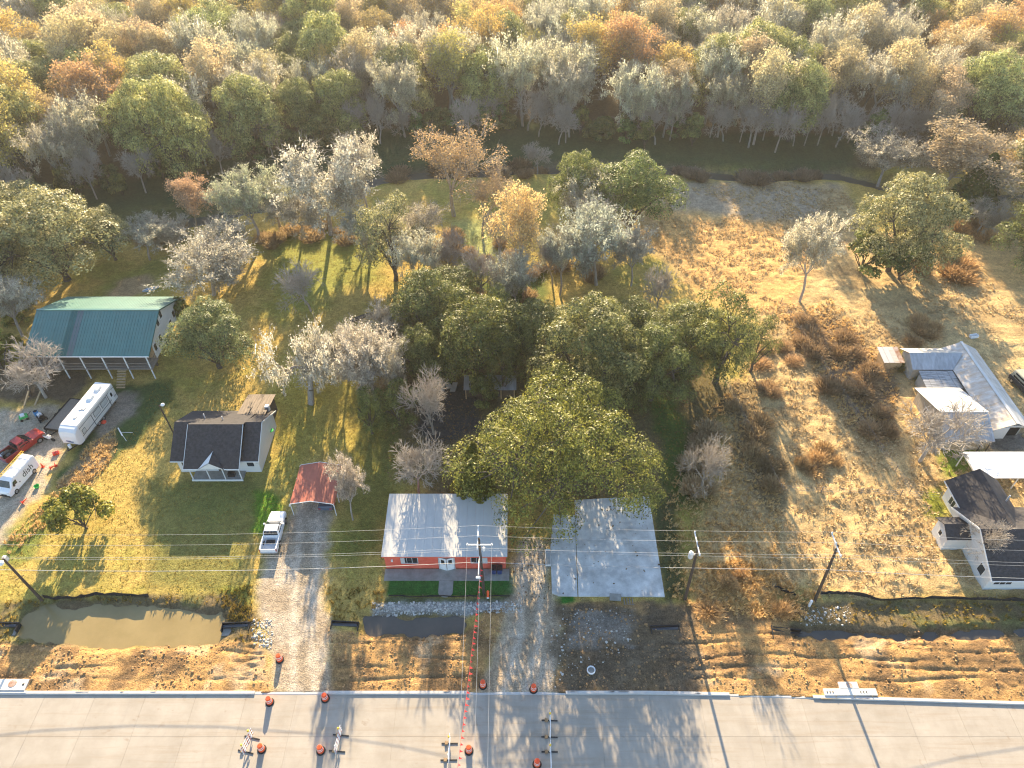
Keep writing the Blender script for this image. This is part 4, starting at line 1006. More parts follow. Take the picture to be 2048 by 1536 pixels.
# ---- red building
r = thing('red_building', 'long low red-walled building with pale sheet roof and white double door', 'building', (-7.2, 48, 0))
walls_x(r, [(44.3, -.05), (51.8, -.05), (51.8, 3.2), (44.3, 2.56)], -13.9, -.68, 'wall_red')
plane_panels(r, (-14.15, 52.05, 3.36), (-.5, 52.05, 3.36), (-14.15, 44.05, 2.68), (-.5, 44.05, 2.68), 15, .05, 'roof_white', gap=.008, jitter=.008, seed=7)
MB().box(-14.1, -.55, 44.06, 44.16, 2.48, 2.62).build('fascia', 'wall_red', r, world=True)
win(r, (-11.2, 44.3, 1.65), 1.75, 1.05, '-y', 'siding_grey', 'glass_dark', 2)
MB().box(-12.15, -11.7, 44.2, 44.27, 1.12, 2.18).build('shutter', 'siding_grey', r, world=True)
win(r, (-3.6, 44.3, 1.7), 1.7, 1.05, '-y', 'siding_grey', 'glass_dark', 2)
MB().box(-3.25, -2.7, 44.2, 44.27, 1.17, 2.23).build('shutter', 'siding_grey', r, world=True)
MB().box(-8.05, -7.95, 44.18, 44.3, 0, 2.2).box(-6.35, -6.25, 44.18, 44.3, 0, 2.2).box(-8.05, -6.25, 44.18, 44.3, 2.2, 2.32).build('door_frame', 'siding_grey', r, world=True)
for s_, xh in ((1, -7.93), (-1, -6.37)):
    dl = MB(); ex = xh+s_*.74; yo = 44.0
    P = [(xh, 44.22, .05), (ex, yo, .05), (ex, yo, 2.18), (xh, 44.22, 2.18)]
    if s_ < 0: P = P[::-1]
    d_ = dl.sheet(P, .05).build('door', 'white_paint', r, world=True)
    q0, q1 = Vector((xh, 44.19, 0)), Vector((ex, yo-.03, 0)); a, b = q0.lerp(q1, .25), q0.lerp(q1, .75)
    P = [(a.x, a.y, 1.2), (b.x, b.y, 1.2), (b.x, b.y, 1.95), (a.x, a.y, 1.95)]
    if s_ < 0: P = P[::-1]
    MB().sheet(P, .02).build('door_pane', 'glass_dark', d_, world=True)
MB().box(-13.2, -13.0, 44.15, 44.3, 1.5, 1.8).build('wall_lamp', 'white_trim', r, world=True)
tag(MB().box(-14.0, -.3, 42.75, 44.2, -.08, .05).build('pavement_strip', 'concrete_old'), kind='structure')
pts = [(-7.95, 42.72), (-7.95, 41.35)]+[(-7.17-.78*math.cos(a), 41.35-.62*math.sin(a)) for a in np.linspace(.2, math.pi-.2, 9)]+[(-6.39, 41.35), (-6.39, 42.72)]
tag(fix(MB().sheet([(x_, y_, .06) for x_, y_ in pts], .12, Vector((0, 0, 1))).build('doorstep_path', 'concrete_old')), kind='structure')
for i, xx in enumerate((-2.0, -1.35)):
    b_ = thing('wheelie_bin', 'blue wheelie bin with dark lid by the red wall, ' + ('under the window' if i == 0 else 'at the building corner'), 'bin', (xx, 43.75, .05), 0, 'bins at the red building')
    MB().add([(-.22, -.25, .05), (.22, -.25, .05), (.22, .25, .05), (-.22, .25, .05), (-.29, -.33, .95), (.29, -.33, .95), (.29, .33, .95), (-.29, .33, .95)], [(0, 3, 2, 1), (4, 5, 6, 7), (0, 1, 5, 4), (1, 2, 6, 5), (2, 3, 7, 6), (3, 0, 4, 7)]).build('body', 'blue_bin', b_)
    MB().box(-.31, .31, -.36, .36, .955, 1.03).build('lid', 'black_plastic', b_)
    for s_ in (-.2, .2): MB().tube([(s_-.04, .27, .1), (s_+.04, .27, .1)], .1, 10).build('wheel', 'rubber', b_)

# ---- concrete slab of a vanished building
for nm, P in (('slab', [(7.12, 40.8), (16.35, 40.75), (16.5, 54.25), (7.5, 53.6)]), ('slab', [(4.3, 41.2), (5.0, 40.85), (7.02, 40.8), (7.4, 51.4), (4.9, 51.5), (4.35, 47)])):
    if nm == 'slab' and P[0][0] > 7: sroot = bpy.data.objects.new('concrete_pad', None); COL.objects.link(sroot); tag(sroot, kind='structure')
    fix(MB().sheet([(a, b, .17) for a, b in P], .3, Vector((0, 0, 1))).build('slab', 'concrete_slab', sroot))
dk = MB().sheet([(10.4, 40.3, .22), (11.6, 40.2, .22), (11.7, 41.0, .25), (10.5, 41.1, .25)], .1).build('broken_slab', 'concrete_old'); tag(dk, 'broken grey concrete piece leaning on the front edge of the big slab', 'concrete piece')
gr = thing('drain_grate', 'slatted grate lying at the front edge of the concrete slab', 'grate', (12.4, 40.2, .02))
for k in range(4): MB().box(-.5+k*.3, -.4+k*.3, -.35, .35, .0, .12).build('bar', 'wood_grey', gr)
MB().box(-.55, .6, -.42, -.36, .0, .1).build('rail', 'wood_grey', gr)
t_ = thing('trough', 'white metal trough against the left edge of the concrete slab', 'trough', (4.0, 45.5, 0))
MB().box(-.28, .28, -1.0, 1.0, .05, .1).build('floor', 'steel_pale', t_); MB().box(-.3, -.26, -1, 1, .05, .5).box(.26, .3, -1, 1, .05, .5).box(-.26, .26, -1, -.96, .05, .5).box(-.26, .26, .96, 1, .05, .5).build('side', 'steel_pale', t_)

# ---- sheds under the oaks
s = thing('dark_shed', 'low dark shed with grey tin roof under the oaks', 'shed', (-2.5, 73, 0))
walls_x(s, [(71.5, -.05), (73.2, -.05), (73.2, 1.95), (71.5, 1.7)], -6.2, .3, 'wood_dark')
plane_panels(s, (-6.6, 73.5, 2.2), (.6, 73.5, 2.2), (-6.6, 70.9, 1.8), (.6, 70.9, 1.8), 8, .03, 'galv_grey', jitter=.03)
for xx in (-6.3, -4.0, -1.5, .3): MB().box(xx-.06, xx+.06, 71.0, 71.12, -.05, 1.75).build('post', 'wood_pale', s, world=True)
rr = random.Random(8)
shp_ = [(-9.9, 73.3, .35, 1.0, 2.6, .05, 'galv_grey', 'pale dented roofing sheet on top of the heap left of the dark shed'), (-9.0, 73.6, .5, .8, 2.6, .35, 'galv', 'bright roofing sheet leaning on the heap left of the dark shed'), (-8.1, 73.1, .3, .75, 2.4, -.1, 'roof_white', 'cream roofing sheet at the right side of the heap'),
        (-10.1, 75.0, .5, .9, 1.2, .02, 'galv_grey', 'short grey roofing sheet at the back of the heap'), (-11.8, 72.6, .2, .5, 2.6, 1.55, 'galv_bad', 'long dark plank-like sheet at the left foot of the heap'), (-11.6, 73.6, .3, .5, 2.4, 1.5, 'galv_bad', 'dark blue-grey sheet lying behind the long dark one'),
        (-8.4, 75.6, .5, 1.0, 1.3, .4, 'rust', 'rusty roofing sheet behind the heap')]
for x_, y_, z_, w_, l_, a_, m_, lab in shp_:
    o = thing('roofing_sheet', lab, 'metal sheet', (x_, y_, z_), a_, 'loose roofing sheets'); o.rotation_euler = (rr.uniform(-.2, .1), rr.uniform(-.12, .12), a_)
    mb = MB(); n = 8
    for k in range(n):
        xa, xb = -w_/2+w_*k/n, -w_/2+w_*(k+1)/n; za, zb = (.025 if k % 2 else 0), (0 if k % 2 else .025)
        mb.sheet([(xa, -l_/2, za), (xb, -l_/2, zb), (xb, l_/2, zb), (xa, l_/2, za)], .006)
    mb.build('corrugated_sheet', m_, o); MB().box(-w_/2, w_/2, -.05, .05, -z_-.05, -.03).build('support', 'wood_dark', o)
s = thing('pen_shelter', 'small pen with a curved grey metal awning under the dark oak', 'shelter', (14.6, 74.5, 0))
mb = MB()
for k in range(6):
    a0, a1 = k*.26, (k+1)*.26-.01
    mb.sheet([(15.0, 73.9-1.7*math.sin(a1), .6+1.5*math.cos(a1)), (16.6, 73.9-1.7*math.sin(a1), .6+1.5*math.cos(a1)), (16.6, 73.9-1.7*math.sin(a0), .6+1.5*math.cos(a0)), (15.0, 73.9-1.7*math.sin(a0), .6+1.5*math.cos(a0))], .03)
mb.sheet([(14.7, 74, 2.12), (16.6, 74, 2.12), (16.4, 76.3, 2.4), (14.4, 76.3, 2.4)], .03).build('awning', 'galv', s, world=True)
for xx in (11.6, 13.2, 14.9, 16.7): MB().box(xx-.06, xx+.06, 72.1, 72.22, -.05, 1.3).build('post', 'wood_dark', s, world=True)
for zz in (.5, 1.15): MB().bar((11.6, 72.15, zz), (16.7, 72.15, zz), .05, .1).build('rail', 'wood_grey', s, world=True)
MB().box(11.6, 14.6, 74, 76.5, -.05, 1.6).build('hut', 'rust', s, world=True)

# ---- barn group at the right
b = thing('tin_barn', 'long weathered tin barn with L-shaped metal roof and open gable', 'barn', (62.5, 70, 0))
walls_y(b, [(61.35, -.05), (65.85, -.05), (65.85, 2.45), (63.6, 3.55), (61.35, 2.45)], 64.2, 78.3, 'barn_wall')
plane_panels(b, (63.6, 62.75, 3.8), (63.6, 78.7, 3.8), (61.0, 62.75, 2.5), (61.0, 78.7, 2.5), 16, .04, 'galv_rust', gap=.01, jitter=.012, seed=2)
plane_panels(b, (63.6, 62.75, 3.8), (63.6, 78.7, 3.8), (66.2, 62.75, 2.5), (66.2, 78.7, 2.5), 16, .04, 'galv_grey', gap=.01, jitter=.012, seed=3)
MB().bar((63.6, 62.7, 3.83), (63.6, 78.75, 3.83), .4, .05).build('ridge_cap', 'galv', b, world=True)
walls_x(b, [(74.6, -.05), (78.3, -.05), (78.3, 2.4), (76.45, 3.45), (74.6, 2.4)], 55.8, 61.3, 'barn_wall', 'wing_wall')
plane_panels(b, (55.4, 76.45, 3.72), (62.9, 76.45, 3.72), (55.4, 78.75, 2.55), (61.0, 78.75, 2.55), 8, .04, 'galv', jitter=.01, seed=4)
plane_panels(b, (55.4, 76.45, 3.72), (62.9, 76.45, 3.72), (55.4, 74.2, 2.55), (61.0, 74.2, 2.55), 8, .04, 'galv_grey', jitter=.01, seed=5)
plane_panels(b, (56.2, 74.1, 2.45), (60.9, 74.1, 2.45), (56.2, 70.9, 2.05), (61.2, 70.9, 2.05), 6, .04, 'galv_bad', jitter=.03, seed=6, gap=.03)
MB().box(56.4, 60.9, 71.2, 73.9, -.05, 1.95).build('lean_to', 'barn_wall', b, world=True)
MB().box(61.35, 65.85, 63.6, 64.19, 2.2, 2.5).box(61.35, 61.7, 63.6, 64.19, -.05, 2.2).build('gable_frame', 'siding_white', b, world=True)
MB().box(61.9, 63.7, 63.5, 63.58, .05, 2.2).build('sliding_door', 'white_trim', b, world=True)
MB().box(63.75, 65.6, 64.1, 64.22, .05, 2.2).build('doorway', 'black', b, world=True)
d = thing('tin_shed', 'gabled tin shed with pale rear roof and grey ribbed front roof', 'shed', (57.4, 66, 0))
walls_x(d, [(61.6, -.05), (70.3, -.05), (70.3, 2.3), (64.6, 4.0), (61.6, 2.2)], 54.75, 60.1, 'shed_wall')
plane_panels(d, (54.3, 64.5, 4.2), (60.45, 64.5, 4.2), (54.3, 70.75, 2.4), (60.45, 70.75, 2.4), 8, .04, 'roof_white', jitter=.01, seed=8)
plane_panels(d, (54.3, 64.5, 4.2), (60.45, 64.5, 4.2), (54.4, 61.1, 2.2), (60.7, 61.2, 2.2), 8, .04, 'galv_grey', jitter=.01, seed=9)
ribs(d, (54.3, 64.5, 4.22), (60.45, 64.5, 4.22), (54.4, 61.1, 2.22), (60.7, 61.2, 2.22), .26, .03, .04, 'galv_grey')
MB().bar((54.25, 64.5, 4.22), (60.5, 64.5, 4.22), .3, .05).build('ridge_cap', 'galv', d, world=True)
for xx, yy in ((59.2, 61.25), (60.3, 61.25)): MB().box(xx-.05, xx+.05, yy-.05, yy+.05, -.05, 2.2).build('post', 'wood_dark', d, world=True)
win(d, (54.75, 67.2, 1.4), .7, 1.0, '-x', 'white_trim', 'glass_dark')
e = thing('rusty_hut', 'small hut with rust-streaked pale tin roof at the barn end', 'shed', (54, 77.7, 0))
walls_x(e, [(76.5, -.05), (79.0, -.05), (79.0, 2.1), (76.5, 1.9)], 52.8, 55.2, 'wood_pale')
plane_panels(e, (52.4, 79.3, 2.35), (55.35, 79.3, 2.35), (52.4, 76.2, 2.05), (55.35, 76.2, 2.05), 4, .03, ['roof_white', 'roof_white', 'galv_rust', 'rust'], jitter=.03, gap=.03)
k = thing('white_canopy', 'flat white metal canopy between the tin shed and the white house', 'carport', (60, 57, 0))
plane_panels(k, (55.5, 59.0, 2.75), (70.5, 59.0, 2.75), (55.5, 55.1, 2.6), (70.5, 55.1, 2.6), 5, .06, 'metal_white', jitter=.006, gap=.006)
MB().box(55.5, 70.5, 55.02, 55.09, 2.45, 2.62).box(55.42, 55.49, 55.1, 59, 2.45, 2.7).build('edge_beam', 'white_trim', k, world=True)
for xx in (55.6, 60.5, 65.5, 70.4):
    for yy in (55.2, 58.9): MB().box(xx-.05, xx+.05, yy-.05, yy+.05, -.05, 2.6).build('post', 'white_trim', k, world=True)
# ---- white house at the right edge
q = thing('corner_house', 'white house with brown-grey cross gable roof and small gabled side annex', 'house', (56, 47, 0))
walls_x(q, [(41.6, -.05), (50.0, -.05), (50.0, 2.8), (45.9, 4.85), (41.6, 2.8)], 50.75, 66, 'siding_white')
MB().sheet([(50.35, 41.05, 2.75), (66.4, 41.05, 2.75), (66.4, 45.9, 5.15), (50.35, 45.9, 5.15)], .12).build('roof', 'shingle_front', q, world=True)
MB().sheet([(50.35, 45.9, 5.15), (66.4, 45.9, 5.15), (66.4, 50.6, 2.75), (50.35, 50.6, 2.75)], .12).build('roof', 'shingle_dark', q, world=True)
MB().bar((50.31, 41.0, 2.68), (50.31, 45.9, 5.08), .05, .2).bar((50.31, 45.9, 5.08), (50.31, 50.6, 2.68), .05, .2).bar((50.3, 41.02, 2.66), (66.4, 41.02, 2.66), .05, .16).build('rake_trim', 'white_trim', q, world=True)
walls_y(q, [(51.6, -.05), (57.0, -.05), (57.0, 2.9), (54.3, 4.7), (51.6, 2.9)], 46, 53.9, 'siding_white', 'wing_wall')
MB().sheet([(51.15, 46.2, 2.85), (54.3, 46.2, 5.05), (54.3, 54.4, 5.05), (51.15, 54.4, 2.85)], .12, Vector((-.57, 0, .82))).build('roof', 'shingle_dark', q, world=True)
MB().sheet([(54.3, 46.2, 5.05), (57.4, 46.2, 2.85), (57.4, 54.4, 2.85), (54.3, 54.4, 5.05)], .12, Vector((.57, 0, .82))).build('roof', 'shingle_dark', q, world=True)
MB().bar((51.1, 46.4, 2.76), (51.1, 54.4, 2.76), .05, .16).build('fascia', 'white_trim', q, world=True)
walls_x(q, [(46.6, -.05), (49.1, -.05), (49.1, 2.45), (47.85, 3.15), (46.6, 2.45)], 48.35, 50.75, 'siding_white', 'annex_wall')
MB().sheet([(48.05, 46.3, 2.5), (50.75, 46.3, 2.5), (50.75, 47.85, 3.35), (48.05, 47.85, 3.35)], .08).build('annex_roof', 'shingle_front', q, world=True)
MB().sheet([(48.05, 47.85, 3.35), (50.75, 47.85, 3.35), (50.75, 49.4, 2.5), (48.05, 49.4, 2.5)], .08).build('annex_roof', 'shingle_dark', q, world=True)
win(q, (52.3, 41.6, 1.7), 1.9, .9, '-y', 'white_trim', 'glass_dark', 2); win(q, (56.5, 41.6, 1.7), 1.4, 1.1, '-y'); win(q, (50.75, 43.2, 1.6), .9, 1.2, '-x')
win(q, (51.6, 52.2, 1.6), 1.1, 1.2, '-x', mull=1); win(q, (48.35, 47.9, 1.6), .5, .7, '-x')
MB().lathe([(.05, 0), (.30, .10), (.36, .2)], 14, (57.6, 48.2, 4.4)).tube([(57.6, 48.2, 3.7), (57.6, 48.2, 4.45)], .03, 6).build('satellite_dish', 'white_paint', q, world=True)
MB().tube([(56.0, 50.6, 3.5), (56.0, 50.6, 4.9)], .08, 8).build('vent_pipe', 'steel_pale', q, world=True)

# ================================================================== VEHICLES (local frame: front towards +x)
def hull(name, mat, parent, secs, bevel=.03):
    """loft of closed cross-sections [(x, [(y, z), ...]), ...] with caps"""
    n = len(secs[0][1]); v = []; f = []
    for x, ring in secs: v += [(x, y, z) for y, z in ring]
    for i in range(len(secs)-1):
        for k in range(n): f.append((i*n+k, i*n+(k+1) % n, (i+1)*n+(k+1) % n, (i+1)*n+k))
    f.append(tuple(range(n))[::-1]); f.append(tuple((len(secs)-1)*n+k for k in range(n)))
    o = fix(MB().add(v, f).build(name, mat, parent))
    return o
def ring(hw, z0, z1, top=1.0, r=.06):
    """rectangle with softened upper corners, narrower at the top"""
    t = hw*top
    return [(-hw, z0), (hw, z0), (hw, z0+(z1-z0)*.55), (t, z1-r), (t-r, z1), (-t+r, z1), (-t, z1-r), (-hw, z0+(z1-z0)*.55)]
def wheel(parent, x, y, r, w_, rim='rim'):
    s = 1 if y > 0 else -1
    t = MB().tube([(x, y-w_/2, r), (x, y+w_/2, r)], r, 16).build('wheel', 'rubber', parent)
    MB().tube([(x, y+s*(w_/2-.02), r), (x, y+s*(w_/2+.015), r)], r*.58, 12).build('rim', rim, t)
def quad_panel(parent, P, mat, name, t=.015):
    return MB().sheet(P, t).build(name, mat, parent)
def pickup(label, x, y, rz, paint, bedmat, junk=None, L=5.7, hw=.96):
    t = thing('pickup_truck', label, 'pickup truck', (x, y, gz(x, y)), rz)
    f, b_ = L/2, -L/2; cab0, cab1 = b_+1.85, f-1.55
    hull('body', paint, t, [(b_+1.8, ring(hw, .42, 1.13, .97)), (cab1, ring(hw, .40, 1.13, .96)), (f-.5, ring(hw*.98, .40, 1.08, .93)), (f-.06, ring(hw*.92, .45, .98, .90)), (f, ring(hw*.86, .5, .86, .9))])
    hull('cab', paint, t, [(cab0, ring(hw*.95, 1.10, 1.13, .98, .01)), (cab0+.22, ring(hw*.92, 1.10, 1.80, .84, .07)), (cab1-.95, ring(hw*.92, 1.10, 1.84, .84, .07)), (cab1-.02, ring(hw*.95, 1.10, 1.14, .95, .01))])
    y0, y1 = hw*.93, hw*.79
    quad_panel(t, [(cab1-.10, -y0*.93, 1.22), (cab1-.10, y0*.93, 1.22), (cab1-.84, y1*.95, 1.80), (cab1-.84, -y1*.95, 1.80)], 'glass_dark', 'windshield', -.02)
    quad_panel(t, [(cab0+.015, y0*.9, 1.22), (cab0+.015, -y0*.9, 1.22), (cab0+.17, -y1*.95, 1.74), (cab0+.17, y1*.95, 1.74)], 'glass_dark', 'rear_window', -.02)
    for s in (-1, 1):
        for xa, xb in ((cab0+.33, cab0+1.0), (cab0+1.1, cab1-.5)):
            P = [(xa, s*(y0+.005), 1.20), (xb, s*(y0+.005), 1.20), (xb-.12, s*(y1+.03), 1.72), (xa+.02, s*(y1+.03), 1.72)]
            quad_panel(t, P if s < 0 else P[::-1], 'glass_dark', 'side_window', -.02)
        MB().box(cab1-.55, cab1-.40, min(s*hw, s*(hw+.22)), max(s*hw, s*(hw+.22)), 1.15, 1.38).build('mirror', paint, t)
        MB().box(f-.06, f+.02, min(s*.52, s*.82), max(s*.52, s*.82), .70, .86).build('headlight', 'lamp_clear', t)
        MB().box(b_-.015, b_+.05, min(s*.86, s*.97), max(s*.86, s*.97), .75, 1.10).build('taillight', 'tail_red', t)
        for wx in (f-1.0, b_+1.25): wheel(t, wx, s*(hw-.10), .39, .27)
    bed = MB().box(b_+.06, cab0-.06, -hw+.12, hw-.12, .55, .62).build('bed', bedmat, t)
    MB().box(b_+.05, cab0-.03, -hw, -hw+.12, .45, 1.16).build('bed_side', paint, t); MB().box(b_+.05, cab0-.03, hw-.12, hw, .45, 1.16).build('bed_side', paint, t)
    MB().box(b_, b_+.06, -hw+.1, hw-.1, .48, 1.14).build('tailgate', paint, t); MB().box(cab0-.06, cab0-.02, -hw+.12, hw-.12, .5, 1.16).build('bed_front', paint, t)
    MB().box(b_-.12, b_-.02, -hw+.05, hw-.05, .42, .58).build('bumper', 'chrome', t); MB().box(f-.02, f+.09, -hw+.1, hw-.1, .38, .58).build('bumper', 'chrome', t)
    MB().box(f-.03, f+.03, -.5, .5, .62, .86).build('grille', 'black', t)
    return t
WT = pickup('white crew-cab pickup parked on the grass beside the gravel drive', -27.3, 48.7, math.radians(91), 'car_white', 'car_white_in', L=5.4)
MB().box(-1.55, -1.15, -.45, .5, .63, .8).build('bed_cargo', 'black_plastic', WT)
RT = pickup('old red pickup with its bed full of dark scrap on the left drive', -62.6, 61.9, math.radians(62), 'car_red', 'black', L=5.5)
rj = random.Random(3)
for k in range(9):
    MB().box(-.25, .25, -.2, .2, -.12, .15).build('scrap', ['black_plastic', 'wood_dark', 'steel_pale', 'black_plastic', 'rubber'][k % 5], RT).location = (-2.4+rj.random()*1.25, rj.uniform(-.55, .55), .8+rj.random()*.3)
MB().tube([(-1.8, .1, .9), (-1.8, .1, 1.1)], .36, 14).build('spare_tyre', 'rubber', RT)

# white work van with ladder rack
v = thing('work_van', 'white work van with black lettering on its side and a ladder on the roof rack', 'van', (-60.4, 56.6, 0), math.radians(-101))
def vr(hw, z0, z1, r=.3): return [(-hw, z0), (hw, z0), (hw, z1-r), (hw*.93, z1-r*.3), (hw*.80, z1), (-hw*.80, z1), (-hw*.93, z1-r*.3), (-hw, z1-r)]
hull('body', 'car_white', v, [(-2.95, vr(.95, .40, 2.30)), (-2.8, vr(1.0, .35, 2.42)), (1.25, vr(1.0, .35, 2.42)), (1.75, vr(1.0, .35, 2.20)), (2.28, vr(.99, .36, 1.45, .15)), (2.85, vr(.94, .40, 1.16, .12)), (3.0, vr(.86, .45, .95, .1))])
quad_panel(v, [(2.34, -.80, 1.42), (2.34, .80, 1.42), (1.80, .70, 2.14), (1.80, -.70, 2.14)], 'glass_dark', 'windshield', -.03)
for s in (-1, 1):
    P = [(1.15, s*1.005, 1.35), (1.95, s*1.0, 1.35), (1.72, s*1.005, 1.92), (1.15, s*1.005, 1.95)]
    quad_panel(v, P if s < 0 else P[::-1], 'glass_dark', 'side_window', -.025)
    for wx in (1.95, -1.75): wheel(v, wx, s*.88, .37, .25)
    MB().box(2.8, 2.98, min(s*.55, s*.85), max(s*.55, s*.85), .85, 1.08).build('headlight', 'lamp_clear', v)
    MB().box(1.75, 1.9, min(s*1.0, s*1.22), max(s*1.0, s*1.22), 1.35, 1.62).build('mirror', 'black_plastic', v)
MB().box(2.95, 3.08, -.85, .85, .35, .56).build('bumper', 'black_plastic', v); MB().box(2.93, 3.02, -.42, .42, .60, .74).build('grille', 'black', v)
rk = MB()
for xx in (-2.5, -.8, .9): rk.bar((xx, -.88, 2.62), (xx, .88, 2.62), .05).bar((xx, -.86, 2.3), (xx, -.86, 2.62), .05).bar((xx, .86, 2.3), (xx, .86, 2.62), .05)
for yy in (-.86, .3, .86): rk.bar((-2.7, yy, 2.63), (1.1, yy, 2.63), .045)
rk.build('roof_rack', 'steel_pale', v)
ld = MB()
for yy in (-.78, -.42): ld.bar((-3.1, yy, 2.72), (2.0, yy, 2.72), .05, .07)
for k in range(15): ld.bar((-2.95+k*.34, -.78, 2.72), (-2.95+k*.34, -.42, 2.72), .035)
ld.build('ladder', 'yellow', v)
def lettering(txt, size, mat, parent, loc, rot, name='lettering', ext=.006):
    cu = bpy.data.curves.new(name, 'FONT'); cu.body = txt; cu.size = size; cu.extrude = ext; cu.align_x = 'CENTER'; cu.resolution_u = 3
    tmp = bpy.data.objects.new(name, cu); COL.objects.link(tmp)
    dg = bpy.context.evaluated_depsgraph_get(); me = bpy.data.meshes.new_from_object(tmp.evaluated_get(dg)); bpy.data.objects.remove(tmp)
    me.materials.clear(); me.materials.append(MATS[mat]); o = link(name, me, parent, loc); o.rotation_euler = rot; return o
v.scale = (.87, .87, .92)
lettering('dish', 1.3, 'black', v, (-1.0, 1.012, 1.0), (math.radians(90), 0, math.pi))
MB().box(.72, .88, 1.0, 1.02, 1.0, 1.16).build('lettering_dot', 'black', v)
# (the photograph's side faces +x of the picture)

# travel trailer
t = thing('travel_trailer', 'long white travel trailer with two roof air conditioners and dark window trim', 'trailer', (-55.6, 66.6, 0), math.radians(-98.5))
def rvr(hw, z0, z1, r=.12): return [(-hw, z0), (hw, z0), (hw, z1-r), (hw-r, z1), (-hw+r, z1), (-hw, z1-r)]
hull('body', 'rv_side', t, [(-4.35, rvr(1.18, .75, 3.10)), (-4.25, rvr(1.22, .62, 3.16)), (3.6, rvr(1.22, .62, 3.16))])
hull('front_cap', 'rv_front', t, [(3.6, rvr(1.215, .63, 3.15)), (4.05, rvr(1.2, .62, 3.05, .2)), (4.4, rvr(1.16, .68, 2.75, .25)), (4.58, rvr(1.10, .80, 2.1, .2)), (4.62, rvr(1.05, .95, 1.5, .15))])
MB().box(-4.33, 3.58, -1.12, 1.12, 3.145, 3.185).build('roof', 'rv_white', t)
for xx in (-3.1, -1.35):
    MB().add([(xx-.45, -.35, 3.18), (xx+.45, -.35, 3.18), (xx+.45, .35, 3.18), (xx-.45, .35, 3.18), (xx-.35, -.3, 3.5), (xx+.3, -.28, 3.42), (xx+.3, .28, 3.42), (xx-.35, .3, 3.5)], [(0, 3, 2, 1), (4, 5, 6, 7), (0, 1, 5, 4), (1, 2, 6, 5), (2, 3, 7, 6), (3, 0, 4, 7)]).build('air_conditioner', 'rv_white', t)
for xx, yy in ((.6, .3), (.7, -.1), (2.2, .1)): MB().box(xx-.2, xx+.2, yy-.18, yy+.18, 3.18, 3.28).build('roof_vent', 'siding_grey', t)
for s in (1,):
    for (xa, xb, za, zb) in ((-2.4, -1.15, 1.75, 2.45), (-.75, .55, 1.75, 2.45), (2.75, 3.3, 1.55, 2.1)):
        w_ = MB().box(xa-.06, xb+.06, 1.215, 1.24, za-.06, zb+.06).build('window', 'rv_dark', t); MB().box(xa, xb, 1.235, 1.255, za, zb).build('pane', 'rv_blind', w_)
    dr = MB().box(-3.75, -3.1, 1.215, 1.245, .8, 2.65).build('door', 'rv_white', t); MB().box(-3.6, -3.25, 1.24, 1.26, 1.75, 2.35).build('door_pane', 'glass_dark', dr)
    MB().box(-4.3, 3.6, 1.216, 1.236, 1.32, 1.40).box(-4.3, 3.6, 1.216, 1.236, 2.6, 2.66).box(-4.3, 3.6, 1.216, 1.236, .66, .74).box(-2.75, -2.66, 1.216, 1.236, .74, 2.6).box(.95, 1.04, 1.216, 1.236, .74, 2.6).build('trim', 'rv_dark', t)
MB().box(4.6, 4.635, -.55, .55, 1.22, 1.30).box(4.6, 4.635, -.35, .45, 1.10, 1.18).box(4.6, 4.635, -.5, .2, 1.34, 1.40).build('emblem', 'blue_bin', t)
MB().bar((4.3, -.75, .62), (5.6, 0, .5), .1).bar((4.3, .75, .62), (5.6, 0, .5), .1).build('hitch', 'black', t)
MB().tube([(5.0, 0, .55), (5.0, 0, 1.05)], .19, 12).build('gas_bottle', 'white_paint', t)
for xx in (-.6, .4):
    for s in (-1, 1): wheel(t, xx, s*1.05, .36, .22)
MB().box(-4.2, 4.2, -.9, .9, .45, .68).build('chassis', 'black', t)
for xx in (-3.9, 3.9):
    for s in (-.8, .8): MB().box(xx-.06, xx+.06, s-.06, s+.06, -.02, .5).build('jack', 'black', t)

# flatbed trailer
t = thing('flatbed_trailer', 'dark flatbed trailer with plank deck beside the travel trailer', 'trailer', (-59.7, 67.3, 0), math.radians(-100))
for k in range(9): MB().box(-3.0, 2.6, -.98+k*.22, -.98+k*.22+.205, .60, .65).build('plank', 'wood_grey', t)
MB().box(-3.05, 2.65, -1.06, -.99, .45, .80).box(-3.05, 2.65, .99+.02, 1.08, .45, .80).box(-3.1, -3.02, -1.06, 1.08, .45, .72).box(2.62, 2.7, -1.06, 1.08, .45, .78).build('frame', 'black', t)
MB().bar((2.6, -.8, .5), (4.0, 0, .45), .1).bar((2.6, .8, .5), (4.0, 0, .45), .1).build('hitch', 'black', t)
for s in (-1, 1):
    for xx in (-.9, .0): wheel(t, xx, s*1.22, .34, .2)
MB().box(3.85, 3.95, -.05, .05, -.02, .5).build('jack', 'black', t)
# small white motorbike on the trailer's nose
t = thing('motorbike', 'small white motorbike standing at the nose of the flatbed trailer', 'motorbike', (-60.0, 63.4, 0), math.radians(-15))
for xx in (-.62, .62):
    MB().tube([(xx, -.05, .3), (xx, .05, .3)], .3, 14).build('wheel', 'rubber', t)
hull('body', 'white_paint', t, [(-.75, rvr(.10, .62, .78, .03)), (-.3, rvr(.16, .5, .86, .05)), (.25, rvr(.18, .45, .98, .05)), (.5, rvr(.10, .6, .9, .03))])
MB().bar((.62, 0, .3), (.42, 0, 1.05), .06).build('fork', 'steel_pale', t); MB().bar((.42, -.33, 1.08), (.42, .33, 1.08), .04).build('handlebar', 'black', t); MB().box(-.6, .0, -.12, .12, .87, .94).build('seat', 'black', t)

